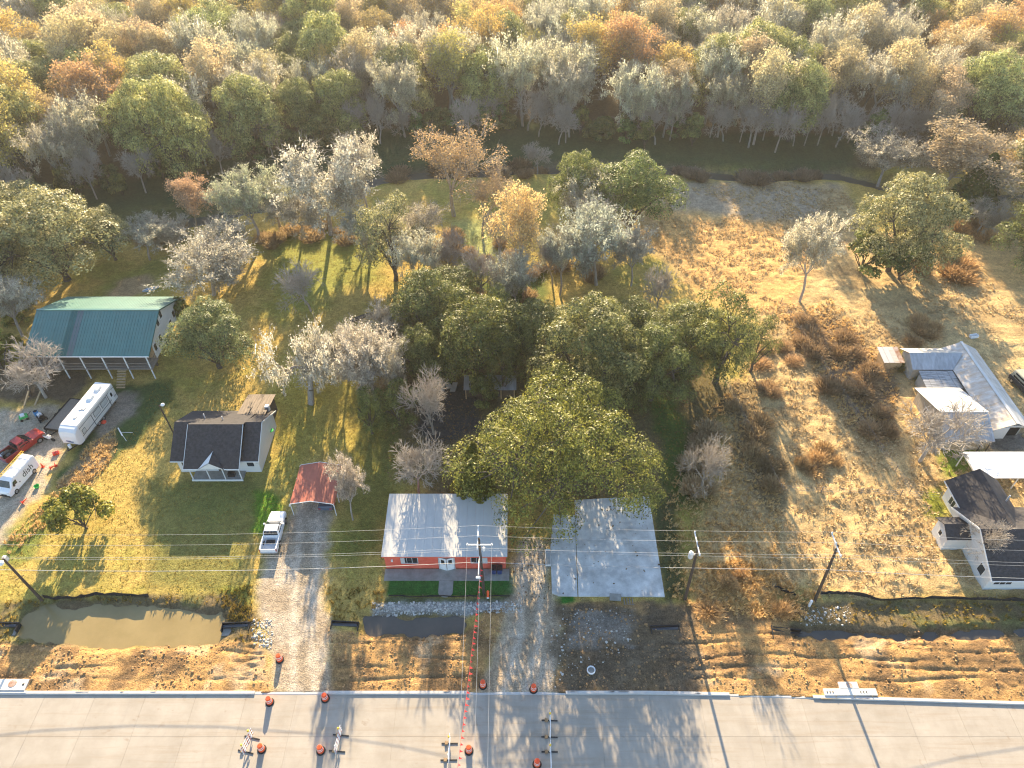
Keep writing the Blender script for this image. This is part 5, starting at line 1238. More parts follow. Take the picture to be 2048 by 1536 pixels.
# car in the carport and old wagon by the barn
def car(name, label, cat_, x, y, rz, paint, roofpaint=None, wagon=False, L=4.6):
    t = thing(name, label, cat_, (x, y, gz(x, y)), rz); hw = .88
    hull('body', paint, t, [(-L/2, ring(hw*.9, .4, .85, .94)), (-L/2+.15, ring(hw, .32, .98, .94)), (.7, ring(hw, .30, 1.0, .94)), (L/2-.35, ring(hw*.97, .30, .88, .92)), (L/2, ring(hw*.85, .38, .72, .92))])
    x0 = -L/2+.12 if wagon else -L/2+.7; zr = 1.85 if wagon else 1.48
    hull('cabin', roofpaint or paint, t, [(x0, ring(hw*.93, .95, .99, .98, .01)), (x0+(.15 if wagon else .55), ring(hw*.9, .95, zr, .82, .07)), (.35, ring(hw*.9, .95, zr, .82, .07)), (.98, ring(hw*.92, .95, .99, .95, .01))])
    for s in (-1, 1):
        P = [(x0+.5, s*hw*.915, 1.03), (.6, s*hw*.915, 1.03), (.3, s*hw*.80, zr-.12), (x0+.65, s*hw*.80, zr-.12)]
        quad_panel(t, P if s < 0 else P[::-1], 'glass_dark', 'side_window', -.025)
        MB().box(-L/2-.02, -L/2+.05, min(s*.5, s*.78), max(s*.5, s*.78), .62, .78).build('taillight', 'tail_red', t)
        MB().box(L/2-.05, L/2+.02, min(s*.45, s*.72), max(s*.45, s*.72), .55, .68).build('headlight', 'lamp_clear', t)
        for wx in (L/2-.85, -L/2+.85): wheel(t, wx, s*(hw-.09), .33, .22)
    quad_panel(t, [(.93, -hw*.84, 1.04), (.93, hw*.84, 1.04), (.42, hw*.72, zr-.07), (.42, -hw*.72, zr-.07)], 'glass_dark', 'windshield', -.02)
    quad_panel(t, [(x0+.03, hw*.8, 1.06), (x0+.03, -hw*.8, 1.06), (x0+(.12 if wagon else .46), -hw*.72, zr-.1), (x0+(.12 if wagon else .46), hw*.72, zr-.1)], 'glass_dark', 'rear_window', -.02)
    MB().box(-L/2-.08, -L/2+.02, -hw*.85, hw*.85, .35, .52).build('bumper', 'chrome', t); MB().box(L/2-.04, L/2+.06, -hw*.8, hw*.8, .32, .48).build('bumper', 'chrome', t)
    return t
car('parked_car', 'blue-grey car parked inside the red carport', 'car', -22.0, 54.2, math.radians(90), 'car_blue')
car('station_wagon', 'old dark wagon with tan roof parked in the grass beside the barn', 'car', 71.1, 72.5, math.radians(-80), 'car_dark', 'car_tan', True, 5.2)

# ================================================================== YARD CLUTTER
def cone(x, y, label, lying=None):
    t = thing('traffic_cone', label, 'traffic cone', (x, y, gz(x, y)), 0, 'cones by the left drive')
    if lying is not None: t.rotation_euler = (0, math.radians(80), lying); t.location.z += .18
    MB().box(-.19, .19, -.19, .19, 0, .035).build('base', 'orange_red', t)
    MB().lathe([(.135, .03), (.03, .72)], 14).build('body', 'orange_red', t); MB().lathe([(.108, .3), (.078, .45)], 14).build('band', 'orange', t)
    return t
for (a, b, lab, ly) in ((86, 934, 'orange traffic cone standing on the drive behind the white van', None), (101, 938, 'red traffic cone lying by the hedge of clutter behind the van', .6), (113, 934, 'red traffic cone lying next to another at the drive edge', 2.2), (45, 1008, 'orange-red traffic cone tipped over at the front of the white van', 1.0)):
    p = Wp(a, b); cone(p.x, p.y, lab, ly)
p = Wp(75, 975); t = thing('tub', 'bright green plastic tub beside the drive near the van', 'tub', (p.x, p.y, gz(p.x, p.y)))
MB().lathe([(.22, 0), (.32, .32), (.29, .32), (.2, .05)], 14).build('tub_body', 'green_plastic', t); MB().tube([(-.3, 0, .32), (-.2, 0, .5), (.2, 0, .5), (.3, 0, .32)], .015, 6).build('handle', 'black', t)
p = Wp(76, 832); t = thing('water_barrel', 'light blue plastic barrel standing near the flatbed trailer', 'barrel', (p.x, p.y, gz(p.x, p.y)))
MB().lathe([(.27, 0), (.3, .15), (.31, .45), (.3, .75), (.27, .9)], 16).build('body', 'blue_plastic', t); MB().lathe([(.24, .9), (.24, .93)], 16).build('lid', 'black', t)
p = Wp(50, 838); t = thing('garden_cart', 'green and white garden cart on the gravel left of the blue barrel', 'cart', (p.x, p.y, gz(p.x, p.y)), .6)
MB().box(-.5, .5, -.35, .35, .35, .6).build('tray', 'green_plastic', t); MB().box(-.3, .2, -.2, .25, .6, .85).build('load', 'white_paint', t); MB().bar((.5, 0, .45), (1.05, 0, .85), .04).build('handle', 'black', t)
for s in (-1, 1):
    for xx in (-.35, .35): MB().tube([(xx, s*.38, .18), (xx, s*.45, .18)], .18, 10).build('wheel', 'rubber', t)
p = Wp(85, 838); t = thing('lawn_mower', 'white and black ride-on mower parked beside the blue barrel', 'mower', (p.x, p.y, gz(p.x, p.y)), 2.4)
hull('hood', 'white_paint', t, [(.1, rvr(.28, .3, .75, .06)), (.8, rvr(.25, .3, .65, .08))]); MB().box(-.6, .15, -.4, .4, .25, .38).build('deck', 'black', t); MB().box(-.5, -.1, -.22, .22, .5, .6).box(-.55, -.45, -.22, .22, .55, .95).build('seat', 'black', t); MB().bar((.0, 0, .5), (.15, 0, .9), .05).build('steering_column', 'black', t)
for s in (-1, 1): MB().tube([(-.45, s*.36, .26), (-.45, s*.52, .26)], .26, 12).build('wheel', 'rubber', t); MB().tube([(.6, s*.32, .18), (.6, s*.44, .18)], .18, 12).build('wheel', 'rubber', t)
p = Wp(208, 845); t = thing('tarp_bundle', 'small red tarp bundle in the grass beside the travel trailer', 'tarp', (p.x, p.y, gz(p.x, p.y)))
fix(MB().lathe([(.3, 0), (.36, .12), (.25, .26), (.06, .32)], 9).build('bundle', 'orange_red', t)); MB().bar((-.3, -.1, .05), (-1.0, -.7, .05), .04).build('rod', 'steel_pale', t)
p = Wp(113, 908); t = thing('toolbox', 'red toolbox on the ground in front of the travel trailer', 'toolbox', (p.x, p.y, gz(p.x, p.y)), .5)
MB().box(-.35, .35, -.2, .2, 0, .3).build('case', 'orange_red', t); MB().box(-.35, .35, -.2, .2, .305, .36).build('lid', 'car_red', t); MB().bar((-.12, 0, .4), (.12, 0, .4), .03).build('handle', 'black', t)
p = Wp(243, 872); t = thing('antenna_mast', 'white pole with cross arm lying over in the grass by the travel trailer', 'mast', (p.x, p.y, gz(p.x, p.y)), 0)
MB().tube([(-.9, 1.3, .15), (.3, -.2, .3)], .08, 8).build('pole', 'white_paint', t); MB().tube([(-.3, .5, .2), (1.3, .5, .15)], .03, 6).build('arm', 'white_trim', t); MB().tube([(.1, .1, .25), (1.0, -.9, .05)], .03, 6).build('arm', 'white_trim', t)
p = Wp(302, 580); t = thing('kayak', 'small pale blue upturned boat on the grass behind the green-roofed house', 'boat', (p.x, p.y, gz(p.x, p.y)), .5)
hull('hull', 'blue_plastic', t, [(-1.3, rvr(.05, .1, .2, .02)), (-.8, rvr(.3, 0, .38, .12)), (.6, rvr(.33, 0, .4, .12)), (1.3, rvr(.05, .1, .22, .02))]); MB().bar((-1.2, 0, .36), (1.2, 0, .36), .06, .08).build('keel', 'white_paint', t)
p = Wp(1945, 677); t = thing('water_trough', 'small white trough in the pasture beyond the barn', 'trough', (p.x, p.y, gz(p.x, p.y)+.1), .2)
MB().box(-.6, .6, -.3, .3, 0, .08).box(-.6, -.54, -.3, .3, .08, .42).box(.54, .6, -.3, .3, .08, .42).box(-.54, .54, -.3, -.24, .08, .42).box(-.54, .54, .24, .3, .08, .42).build('tank', 'white_paint', t); MB().tube([(.65, 0, 0), (.65, 0, .6)], .03, 6).build('pipe', 'steel_pale', t)
# yard lamp by the farmhouse
p = Wp(347, 866); t = thing('yard_lamp', 'thin dark pole with a round white lamp behind the farmhouse', 'lamp post', (p.x, p.y, 0))
MB().tube([(0, 0, -.1), (-.15, 0, 5.2)], .09, 8).build('pole', 'wood_pole', t); MB().bar((-.15, 0, 5.1), (.25, 0, 5.25), .05).build('arm', 'steel_pale', t); MB().lathe([(.16, 0), (.26, .12), (.2, .28), (.08, .34)], 14, (.32, 0, 5.1)).build('lamp_head', 'white_paint', t)
# fallen trunk and timber
p = Wp(735, 634); t = thing('fallen_trunk', 'dark fallen tree trunk on the lawn beside the grey mossy trees', 'trunk', (p.x, p.y, 0))
MB().tube([(-2.4, -1.4, .3), (-.8, -.5, .45), (1.2, .2, .6), (2.6, .6, .9)], [.3, .3, .26, .18], 9).build('log', 'bark', t); MB().tube([(1.2, .2, .6), (1.6, 1.2, 1.5)], [.15, .06], 6).build('limb', 'bark', t)
for k, (a, b, c_, d_) in enumerate(((49, 812, 62, 790), (70, 812, 88, 785))):
    p = Wp(a, b); q_ = Wp(c_, d_); t = thing('timber_beam', ['pale timber beam propped beside the gravel, left of a second one', 'pale timber beam propped beside the gravel, nearer the flatbed trailer'][k], 'beam', (p.x, p.y, gz(p.x, p.y)))
    MB().bar((0, 0, .08), (q_.x-p.x, q_.y-p.y, .75), .2, .12).build('beam', 'wood_pale', t); MB().box(q_.x-p.x-.1, q_.x-p.x+.1, q_.y-p.y-.25, q_.y-p.y+.25, -.05, .68).build('trestle', 'wood_dark', t)

# ================================================================== POWER LINE
POLES = {2: (Vector((-3.0, 41.2, 0)), Vector((-3.25, 41.2, 10.2))), 3: (Vector((18.5, 40.5, 0)), Vector((18.15, 40.5, 10.3))), 4: (Vector((32.3, 40.3, 0)), Vector((31.6, 40.3, 10.4)))}
t1 = thing('lamp_pole', 'dark leaning wooden pole with a white street lamp at the pond edge', 'pole', (-50.2, 40.4, 0))
MB().tube([(0, 0, -.3), (-.35, 0, 8.0)], [.16, .11], 10).build('pole', 'wood_pole', t1)
MB().bar((-.35, 0, 7.8), (-.2, -.6, 8.1), .06).build('arm', 'steel_pale', t1); MB().lathe([(.12, 0), (.28, .1), (.3, .3), (.14, .45)], 14, (-.15, -.65, 7.9)).build('lamp_head', 'white_paint', t1); MB().box(-.55, -.2, .05, .4, 7.3, 7.9).build('transformer', 'steel_pale', t1)
MB().bar((-.5, -.4, 4.6), (.1, .2, 4.6), .05).build('bracket', 'wood_dark', t1)
def insulators(p, pts):
    for q in pts: MB().lathe([(.05, 0), (.08, .05), (.05, .1), (.08, .15), (.03, .2)], 8, q).build('insulator', 'white_paint', p)
LAB = {2: 'utility pole with street lamp and double cross arms in front of the red building', 3: 'dark utility pole with grey transformer beside the concrete slab', 4: 'leaning brown utility pole with pale cross arm in the dry grass'}
HEAD = {}
for k, (b0, tp) in POLES.items():
    t = thing('utility_pole', LAB[k], 'utility pole', b0); d = tp-b0
    MB().tube([(0, 0, -.4), d*.5, d], [.17, .145, .11], 10).build('pole', 'wood_pole', t)
    za = d.z-.15; x0 = d.x
    MB().box(x0-.16, x0-.06, -1.25, 1.55, za-.06, za+.07).build('cross_arm', 'steel_pale', t)
    if k == 4: MB().bar((x0-.1, -.7, za), (x0, 0, za-.8), .04).bar((x0-.1, .7, za), (x0, 0, za-.8), .04).build('brace', 'steel_pale', t)
    ins = [(x0-.11, 1.45, za+.07), (x0-.11, .25, za+.07), (x0-.11, -1.15, za+.07)]; insulators(t, ins)
    HEAD[k] = [b0+Vector(i)+Vector((0, 0, .2)) for i in ins]+[b0+Vector((x0*.8, -.16, 8.5)), b0+Vector((x0*.6, -.17, 6.35))]
    if k == 3:
        MB().lathe([(.22, 0), (.25, .08), (.25, .8), (.2, .9), (.05, .95)], 14, (x0*.9-.55, -.15, 8.2)).build('transformer', 'steel_pale', t); insulators(t, [(x0*.9-.6, -.2, 9.1)])
        MB().bar((x0*.9-.35, -.15, 8.7), (x0*.9, 0, 8.7), .08).build('bracket', 'steel_pale', t)
    if k == 2:
        MB().box(x0-1.25, x0+1.35, -.22, -.10, 9.3, 9.42).build('cross_arm', 'steel_pale', t); insulators(t, [(x0-1.15, -.16, 9.42), (x0+1.25, -.16, 9.42)])
        MB().tube([(x0, -.1, 7.3), (x0-.02, -1.4, 8.0), (x0-.02, -2.7, 8.1)], .05, 8).build('lamp_arm', 'steel_pale', t)
        hull('lamp_head', 'white_paint', t, [(x0-.25, rvr(.1, 7.98, 8.08, .03)), (x0+.0, rvr(.12, 7.95, 8.2, .05)), (x0+.2, rvr(.1, 7.98, 8.1, .03))]).location = (0, -3.0, 0)
        MB().lathe([(.14, 0), (.16, .35), (.1, .5)], 12, (x0+.45, -.15, 8.4)).build('transformer', 'white_paint', t)
def wire(label, pts, r=.018, sag=.35, mat='wire', n=8):
    P = []
    for i in range(len(pts)-1):
        a, b = Vector(pts[i]), Vector(pts[i+1]); L = (b-a).length
        for k in range(n):
            u = k/n; P.append(a.lerp(b, u)-Vector((0, 0, sag*4*u*(1-u)*(L/40)**2)))
    P.append(Vector(pts[-1])); c0 = P[0]
    o = thing('power_line', label, 'wire', P[0], 0, 'overhead wires along the road')
    MB().tube([p-c0 for p in P], r, 5).build('cable', mat, o); return o
names = ['thin overhead wire on the rear end of the cross arms', 'thin overhead wire on the middle of the cross arms', 'overhead wire on the front end of the cross arms', 'overhead wire running below the cross arms', 'thick dark cable, lowest of the lines along the road']
far_l = [Vector((-70, 40.9+o_, z_)) for o_, z_ in ((1.45, 10.3), (.25, 10.2), (-1.15, 10.2), (-.9, 9.5), (-.3, 6.7))]
for i in range(5):
    wire(names[i], [far_l[i]]+[HEAD[k][i] for k in (2, 3, 4)]+[Vector((95, HEAD[4][i].y-.8, HEAD[4][i].z-.1))], .0105 if i < 4 else .024, .5 if i < 4 else .55, 'wire' if i < 4 else 'wire')
hp = POLES[2][0]+Vector((-.25, -.16, 9.55))
for dx, lab in ((-1.15, 'service wire crossing the road from the left end of the low cross arm'), (.1, 'service wire crossing the road from the pole beside the street lamp'), (1.25, 'service wire crossing the road from the right end of the low cross arm')):
    a = hp+Vector((dx, 0, 0 if abs(dx) > .5 else -1.0)); wire(lab, [a, Vector((a.x*.9, -12, a.z+.5))], .014, .6, 'wire', 14)
# pennant rope over the road
a, b_ = Vector((-3.2, 41.0, 5.4)), Wp(912, 1545, 5.0); b_ = b_+(b_-a)*.35
t = thing('pennant_rope', 'rope of small red pennants running from the utility pole across the road', 'pennants', a)
N_ = 46
def rp(u): return a.lerp(b_, u)-Vector((0, 0, 1.1*4*u*(1-u)))-a
MB().tube([rp(i/30) for i in range(31)], .016, 5).build('rope', 'rope', t)
for i in range(N_):
    u = (i+.5)/N_; p0 = rp(u-.0045); p1 = rp(u+.0045); m_ = (p0+p1)/2+Vector((rj.uniform(.18, .38), rj.uniform(-.08, .08), -.26+rj.uniform(0, .12)))
    MB().sheet([p0, p1, m_], .004).build('pennant', 'pink_flag', t)

# ================================================================== ROAD WORKS
def drum_proto():
    t = thing('traffic_drum', 'orange striped traffic drum', 'traffic drum', (0, 0, 0))
    MB().lathe([(.42, 0), (.42, .06), (.34, .10)], 18).build('base', 'rubber', t)
    MB().lathe([(.30, .08), (.29, .36), (.27, .38), (.27, .62), (.25, .64), (.25, .86), (.23, .90), (.19, 1.0)], 18).build('body', 'orange', t)
    for z_, r_ in ((.42, .276), (.68, .256)): MB().lathe([(r_, z_), (r_-.002, z_+.11)], 18).build('reflective_band', 'white_refl', t)
    MB().tube([(-.10, 0, 1.0), (-.08, 0, 1.08), (.08, 0, 1.08), (.10, 0, 1.0)], .022, 6).build('handle', 'orange_red', t)
    return t
DR = [(560, 1320, 'orange drum standing in the dirt of the main gravel drive'), (540, 1405, 'orange drum at the left end of the main drive mouth on the road'), (651, 1398, 'red-orange drum at the right end of the main drive mouth beside the kerb'), (524, 1499, 'orange drum on the road beside the folded striped barricade'), (642, 1502, 'orange drum on the road left of the upright-edge barricade'), (938, 1502, 'orange drum under the end of the pennant rope'),
      (966, 1372, 'orange drum in the dirt beside the pennant rope'), (1067, 1380, 'orange drum in the dirt right of the shaded drive mouth'), (1074, 1529, 'large orange drum on the shaded road beside the two thin barricades')]
d0 = drum_proto()
for i, (px_, py_, lab) in enumerate(DR):
    p = Wp(px_, py_); z_ = max(0.0, gz(p.x, p.y)) if p.y > 30.4 else 0.0
    o = d0 if i == 0 else copy_tree(d0)
    o.location = (p.x, p.y, z_); o.rotation_euler = (0, 0, rj.uniform(0, 3)); o['label'] = lab; o['group'] = 'traffic drums at the road works'
def barricade(px0, py0, px1, py1, label, rail, lamp, w_=.0):
    a = Wp(px0, py0); b = Wp(px1, py1); m_ = (a+b)/2; L = (b-a).length; rz = math.atan2(b.y-a.y, b.x-a.x)
    t = thing('barricade', label, 'barricade', (m_.x, m_.y, 0), rz, 'barricades on the road')
    for xx in (-L*.32, L*.32):
        MB().box(xx-.05, xx+.05, -.75, .75, .0, .07).build('foot', 'black_plastic', t)
        MB().box(xx-.04, xx+.04, -.03, .03, .07, 1.5).build('upright', 'white_paint', t)
    for z_ in (.45, .9, 1.35):
        r_ = MB().box(-L/2, L/2, .035, .07, z_-.09, z_+.09).build('rail', 'white_paint', t)
        if rail:
            n = 5
            for k in range(n):
                x0 = -L/2+L*(k+.15)/n; MB().add([(x0, .074, z_-.085), (x0+L*.4/n, .074, z_-.085), (x0+L*.65/n, .074, z_+.085), (x0+L*.25/n, .074, z_+.085)], [(3, 2, 1, 0), (0, 1, 2, 3)]).build('stripe', 'orange', r_)
    for xx in ((-L*.32,) if lamp == 1 else (-L*.32, L*.32)):
        MB().lathe([(.08, 0), (.1, .08), (.1, .2), (.04, .26)], 10, (xx, 0, 1.5)).build('lamp', 'yellow', t)
    for xx in (-L*.32, L*.32):
        MB().add([(xx-.18, -.45, .07), (xx+.18, -.45, .07), (xx+.15, -.15, .07), (xx-.15, -.15, .07), (xx-.14, -.42, .22), (xx+.14, -.42, .22), (xx+.12, -.18, .2), (xx-.12, -.18, .2)], [(4, 5, 6, 7), (0, 1, 5, 4), (1, 2, 6, 5), (2, 3, 7, 6), (3, 0, 4, 7)]).build('sandbag', 'tan_brown' if lamp else 'steel_pale', t)
    return t
barricade(508, 1468, 488, 1512, 'orange-striped barricade with yellow sandbags beside an orange drum', True, 2)
barricade(684, 1462, 672, 1512, 'orange-striped barricade with dark feet right of the pair of drums', True, 1)
barricade(900, 1478, 897, 1530, 'white barricade with sandbags left of the pennant rope end', False, 1)
barricade(1099, 1432, 1099, 1484, 'thin white barricade on the shaded road, farther from the large drum', False, 1)
barricade(1099, 1492, 1101, 1560, 'thin white barricade on the shaded road next to the large drum', False, 1)
# kerb inlets under construction
t = thing('kerb_inlet', 'pale concrete inlet box with round lid at the left end of the kerb', 'inlet', (-48.6, 31.2, 0))
MB().box(-3.2, 1.35, -.55, .55, -.2, .22).build('box', 'concrete_pale', t); MB().lathe([(.38, .22), (.38, .25)], 18, (-.1, .1, 0)).build('lid', 'rust', t); MB().box(-3.4, 1.6, -.8, -.56, -.1, .16).build('lip', 'concrete_kerb', t); MB().box(.9, 1.1, -.1, .1, .22, .24).build('lift_hole', 'black', t)
t = thing('kerb_inlet', 'T-shaped pale concrete inlet form with wooden edging at the kerb', 'inlet', (32.7, 30.35, 0))
MB().box(-2.55, 2.55, -.2, .45, -.2, .24).build('beam', 'concrete_pale', t); MB().box(-.9, .95, .45, 1.1, -.2, .26).build('box', 'concrete_pale', t); MB().lathe([(.3, .26), (.3, .28)], 16, (.1, .75, 0)).build('lid', 'rust', t)
MB().box(-3.0, 3.1, -.5, -.38, -.02, .14).build('form_board', 'wood_pale', t)
for k in range(6): MB().box(-2.3+k*.28+(2.4 if k > 2 else 0), -2.2+k*.28+(2.4 if k > 2 else 0), .05, .15, .24, .30).build('peg', 'black', t)
for xx in (-1.6, .2, 1.9): MB().bar((xx, -.5, .05), (xx+.15, -.25, .26), .05).build('strut', 'wood_pale', t)
p = Wp(1182, 1342); t = thing('manhole_ring', 'white concrete manhole ring in the shaded dirt', 'manhole', (p.x, p.y, gz(p.x, p.y)))
mb = MB(); n = 20
for k in range(n):
    a0, a1 = 2*math.pi*k/n, 2*math.pi*(k+1)/n
    for (r0, r1, z0, z1) in ((.42, .42, -.2, .22), (.34, .34, .22, -.2)):
        mb.add([(r0*math.cos(a0), r0*math.sin(a0), z0), (r0*math.cos(a1), r0*math.sin(a1), z0), (r1*math.cos(a1), r1*math.sin(a1), z1), (r1*math.cos(a0), r1*math.sin(a0), z1)], [(0, 1, 2, 3)])
    mb.add([(.34*math.cos(a0), .34*math.sin(a0), .22), (.42*math.cos(a0), .42*math.sin(a0), .22), (.42*math.cos(a1), .42*math.sin(a1), .22), (.34*math.cos(a1), .34*math.sin(a1), .22)], [(0, 1, 2, 3)])
mb.build('ring', 'white_paint', t); MB().lathe([(.33, 0), (.33, .05)], 16).build('cover', 'concrete_old', t)
# culvert ends
for (px_, py_, w_, rz, lab) in ((472, 1252, 2.9, .03, 'black culvert headwall at the pond end beside the main drive'), (690, 1250, 2.9, -.06, 'black culvert headwall on the far side of the main drive'), (1330, 1258, 3.0, .02, 'black culvert box sunk in the shaded verge'), (12, 1252, 2.6, .0, 'black culvert headwall at the far end of the pond under the lamp pole')):
    p = Wp(px_, py_); t = thing('culvert', lab, 'culvert', (p.x, p.y, -.12), rz)
    MB().box(-w_/2, w_/2, .25, .33, -.4, .38).box(-w_/2, -w_/2+.08, -.55, .25, -.4, .3).box(w_/2-.08, w_/2, -.55, .25, -.4, .3).build('headwall', 'black_plastic', t)
    MB().tube([(-w_/2+.15, .05, .02), (w_/2-.15, .05, .12)], .19, 12).build('pipe', 'car_dark', t); MB().box(-w_/2+.1, w_/2-.1, -.9, -.1, -.35, -.16).build('apron', 'concrete_old', t)
p = Wp(1560, 1262); t = thing('culvert', 'torn black liner at the mouth of the right ditch', 'culvert', (p.x, p.y, -.1), -.12)
MB().box(-.9, -.8, -1.0, .5, -.4, .3).box(-.8, 2.2, .35, .42, -.5, .16).build('headwall', 'black_plastic', t); MB().tube([(-.8, .1, .05), (.8, -.05, .0), (2.4, .15, -.1)], [.14, .12, .03], 8).build('pipe', 'black_plastic', t)
# silt fences
def silt(px, label, hgt=.55):
    P = [Wp(a_, b__) for a_, b__ in px]; Q_ = []
    for i in range(len(P)-1):
        for k in range(6): Q_.append(P[i].lerp(P[i+1], k/6))
    Q_.append(P[-1]); r0 = random.Random(5); t = thing('silt_fence', label, 'silt fence', (Q_[0].x, Q_[0].y, 0)); o = Q_[0]
    mb = MB()
    top = [hgt*r0.uniform(.75, 1.05) for _ in Q_]; off = [r0.uniform(-.12, .12) for _ in Q_]
    for i in range(len(Q_)-1):
        a_, b__ = Q_[i]-o, Q_[i+1]-o; g0, g1 = gz(Q_[i].x, Q_[i].y), gz(Q_[i+1].x, Q_[i+1].y)
        P4 = [(a_.x, a_.y, g0-.1), (b__.x, b__.y, g1-.1), (b__.x, b__.y+off[i+1], g1+top[i+1]), (a_.x, a_.y+off[i], g0+top[i])]
        mb.sheet(P4, .015)
    mb.build('fabric', 'silt_fabric', t)
    for i in range(0, len(Q_), 5):
        g0 = gz(Q_[i].x, Q_[i].y); a_ = Q_[i]-o; MB().bar((a_.x, a_.y+.04, g0-.2), (a_.x, a_.y+.04, g0+top[i]+.15), .04).build('stake', 'wood_grey', t)
silt([(88, 1197), (150, 1197), (195, 1190), (298, 1194)], 'sagging black silt fence along the top of the pond bank')
silt([(1640, 1189), (1690, 1190), (1760, 1202), (1860, 1197), (1950, 1200), (2100, 1204)], 'long black silt fence between the dry grass and the right ditch')
silt([(778, 1192), (860, 1194), (1020, 1192)], 'low black silt fence in front of the dark green lawn', .25)
silt([(1548, 1178), (1590, 1192)], 'short black silt fence piece in the tall dry grass', .5)
# markers
p = Wp(1618, 1212); t = thing('marker_post', 'short white marker post beside the leaning brown utility pole', 'post', (p.x, p.y, gz(p.x, p.y)))
MB().tube([(0, 0, -.1), (0, 0, 1.0)], .14, 12).build('post', 'white_paint', t); MB().lathe([(.15, 1.0), (.15, 1.05), (.05, 1.12)], 12).build('cap', 'white_trim', t)
p = Wp(976, 1198); t = thing('marker_board', 'orange marker board on a stake beside the street-lamp pole', 'marker', (p.x, p.y, gz(p.x, p.y)))
MB().sheet([(-.12, 0, .1), (.12, 0, .1), (.16, .0, 1.5), (.0, .0, 1.75), (-.10, .0, 1.5)], .03).build('board', 'orange', t); MB().bar((0, .03, -.1), (0, .03, 1.4), .04).build('stake', 'wood_pale', t); MB().box(-.13, .13, -.015, -.005, .1, .35).build('white_patch', 'white_paint', t)
# wire fences
def wfence(px, label, step=3.2, hgt=1.15, steel=False):
    P = [Wp(a_, b__) for a_, b__ in px]; t = thing('wire_fence', label, 'fence', (P[0].x, P[0].y, 0)); o = P[0]
    for i in range(len(P)-1):
        L = (P[i+1]-P[i]).length; n = max(1, int(L/step))
        for k in range(n+1 if i == len(P)-2 else n):
            q_ = P[i].lerp(P[i+1], k/n); g0 = gz(q_.x, q_.y); MB().tube([(q_.x-o.x, q_.y-o.y, g0-.3), (q_.x-o.x+rj.uniform(-.06, .06), q_.y-o.y, g0+hgt)], .05, 6).build('post', 'wood_grey', t)
        for z_ in (.35, .7, 1.08): MB().tube([(P[i].x-o.x, P[i].y-o.y, z_+.1), (P[i+1].x-o.x, P[i+1].y-o.y, z_+.1)], .012, 4).build('wire', 'wire', t)
wfence([(1440, 745), (1500, 870), (1558, 982)], 'wire fence of grey posts running from the oaks towards the dry front field')
wfence([(1562, 984), (1720, 990), (1878, 998)], 'wire fence crossing the dry field towards the white house')
wfence([(1560, 610), (1660, 760), (1760, 905), (1850, 1030)], 'overgrown wire fence beside the brown thicket left of the barn')

# ================================================================== GROUND COVER
rg = np.random.default_rng(9)
def scatter(n, P, seed_keep=None, pad=None):
    """n random points inside a polygon"""
    P = np.asarray(P); out = []
    while sum(len(o) for o in out) < n:
        x = rg.uniform(P[:, 0].min(), P[:, 0].max(), n); y = rg.uniform(P[:, 1].min(), P[:, 1].max(), n)
        k = sd_poly(x, y, P) < 0; out.append(np.stack([x[k], y[k]], -1))
    return np.concatenate(out)[:n]
KEEP_OUT = [np.array(b) for b in ([[-14.3, 40.6], [-.3, 40.6], [-.3, 52.2], [-14.3, 52.2]], [[4.2, 40.7], [16.6, 40.7], [16.6, 54.4], [4.2, 54.4]], [[-41.8, 56.2], [-30.8, 56.2], [-30.8, 69.4], [-41.8, 69.4]], [[-26, 51], [-20.3, 51], [-20.3, 57.3], [-26, 57.3]],
            [[-67.4, 74.8], [-49.8, 74.8], [-49.8, 88.8], [-67.4, 88.8]], [[54.2, 61], [66.4, 61], [66.4, 79], [54.2, 79]], [[50.3, 40.9], [66.5, 40.9], [66.5, 54.6], [50.3, 54.6]], [[-28.4, 45.8], [-26.2, 45.8], [-26.2, 51.6], [-28.4, 51.6]])]
def clear(p):
    k = np.ones(len(p), bool)
    for B in KEEP_OUT: k &= ~((p[:, 0] > B[0][0]) & (p[:, 0] < B[1][0]) & (p[:, 1] > B[0][1]) & (p[:, 1] < B[2][1]))
    for D in (DRIVE_MAIN, DRIVE_RIGHT, DRIVE_LEFT): k &= sd_poly(p[:, 0], p[:, 1], D) > -.2
    for D, _, _ in DITCHES[:2]: k &= sd_poly(p[:, 0], p[:, 1], D) > .1
    return p[k]
def tufts(name, pts, nb, h0, h1, wid, spread, mat, label, tint=(1, 1, 1)):
    """blades of grass: tapering triangles in clumps"""
    n = len(pts); z = terrain(pts[:, 0], pts[:, 1]); hh = rg.uniform(h0, h1, n)
    B = np.repeat(np.stack([pts[:, 0], pts[:, 1], z-.03], -1), nb, 0); hb = np.repeat(hh, nb)*rg.uniform(.6, 1.1, n*nb)
    a = rg.uniform(0, 6.283, n*nb); lean = rg.uniform(.15, 1.0, n*nb)*spread*hb
    d = np.stack([np.cos(a), np.sin(a), 0*a], -1); pr = np.stack([-np.sin(a), np.cos(a), 0*a], -1)*(wid*rg.uniform(.6, 1.3, n*nb))[:, None]
    root = B+d*(rg.uniform(0, .1, n*nb))[:, None]; tip = root+d*lean[:, None]; tip[:, 2] += hb; mid = root+d*(lean*.35)[:, None]; mid[:, 2] += hb*.62
    V = np.stack([root-pr, root+pr, mid+pr*.8, tip], 1).reshape(-1, 3); Qd = np.arange(len(V)).reshape(-1, 4)
    o = link(name, mesh_np(name, V, Qd, 4, MATS[mat])); o.color = (*tint, 1)
    return tag(o, label, 'grass', kind='stuff')
pp = clear(scatter(52000, PASTURE)); cl = vnoise(pp[:, 0], pp[:, 1], 1.1, 71); pp = pp[(cl > .36) & (vnoise(pp[:, 0], pp[:, 1], 12, 77) > .28)]
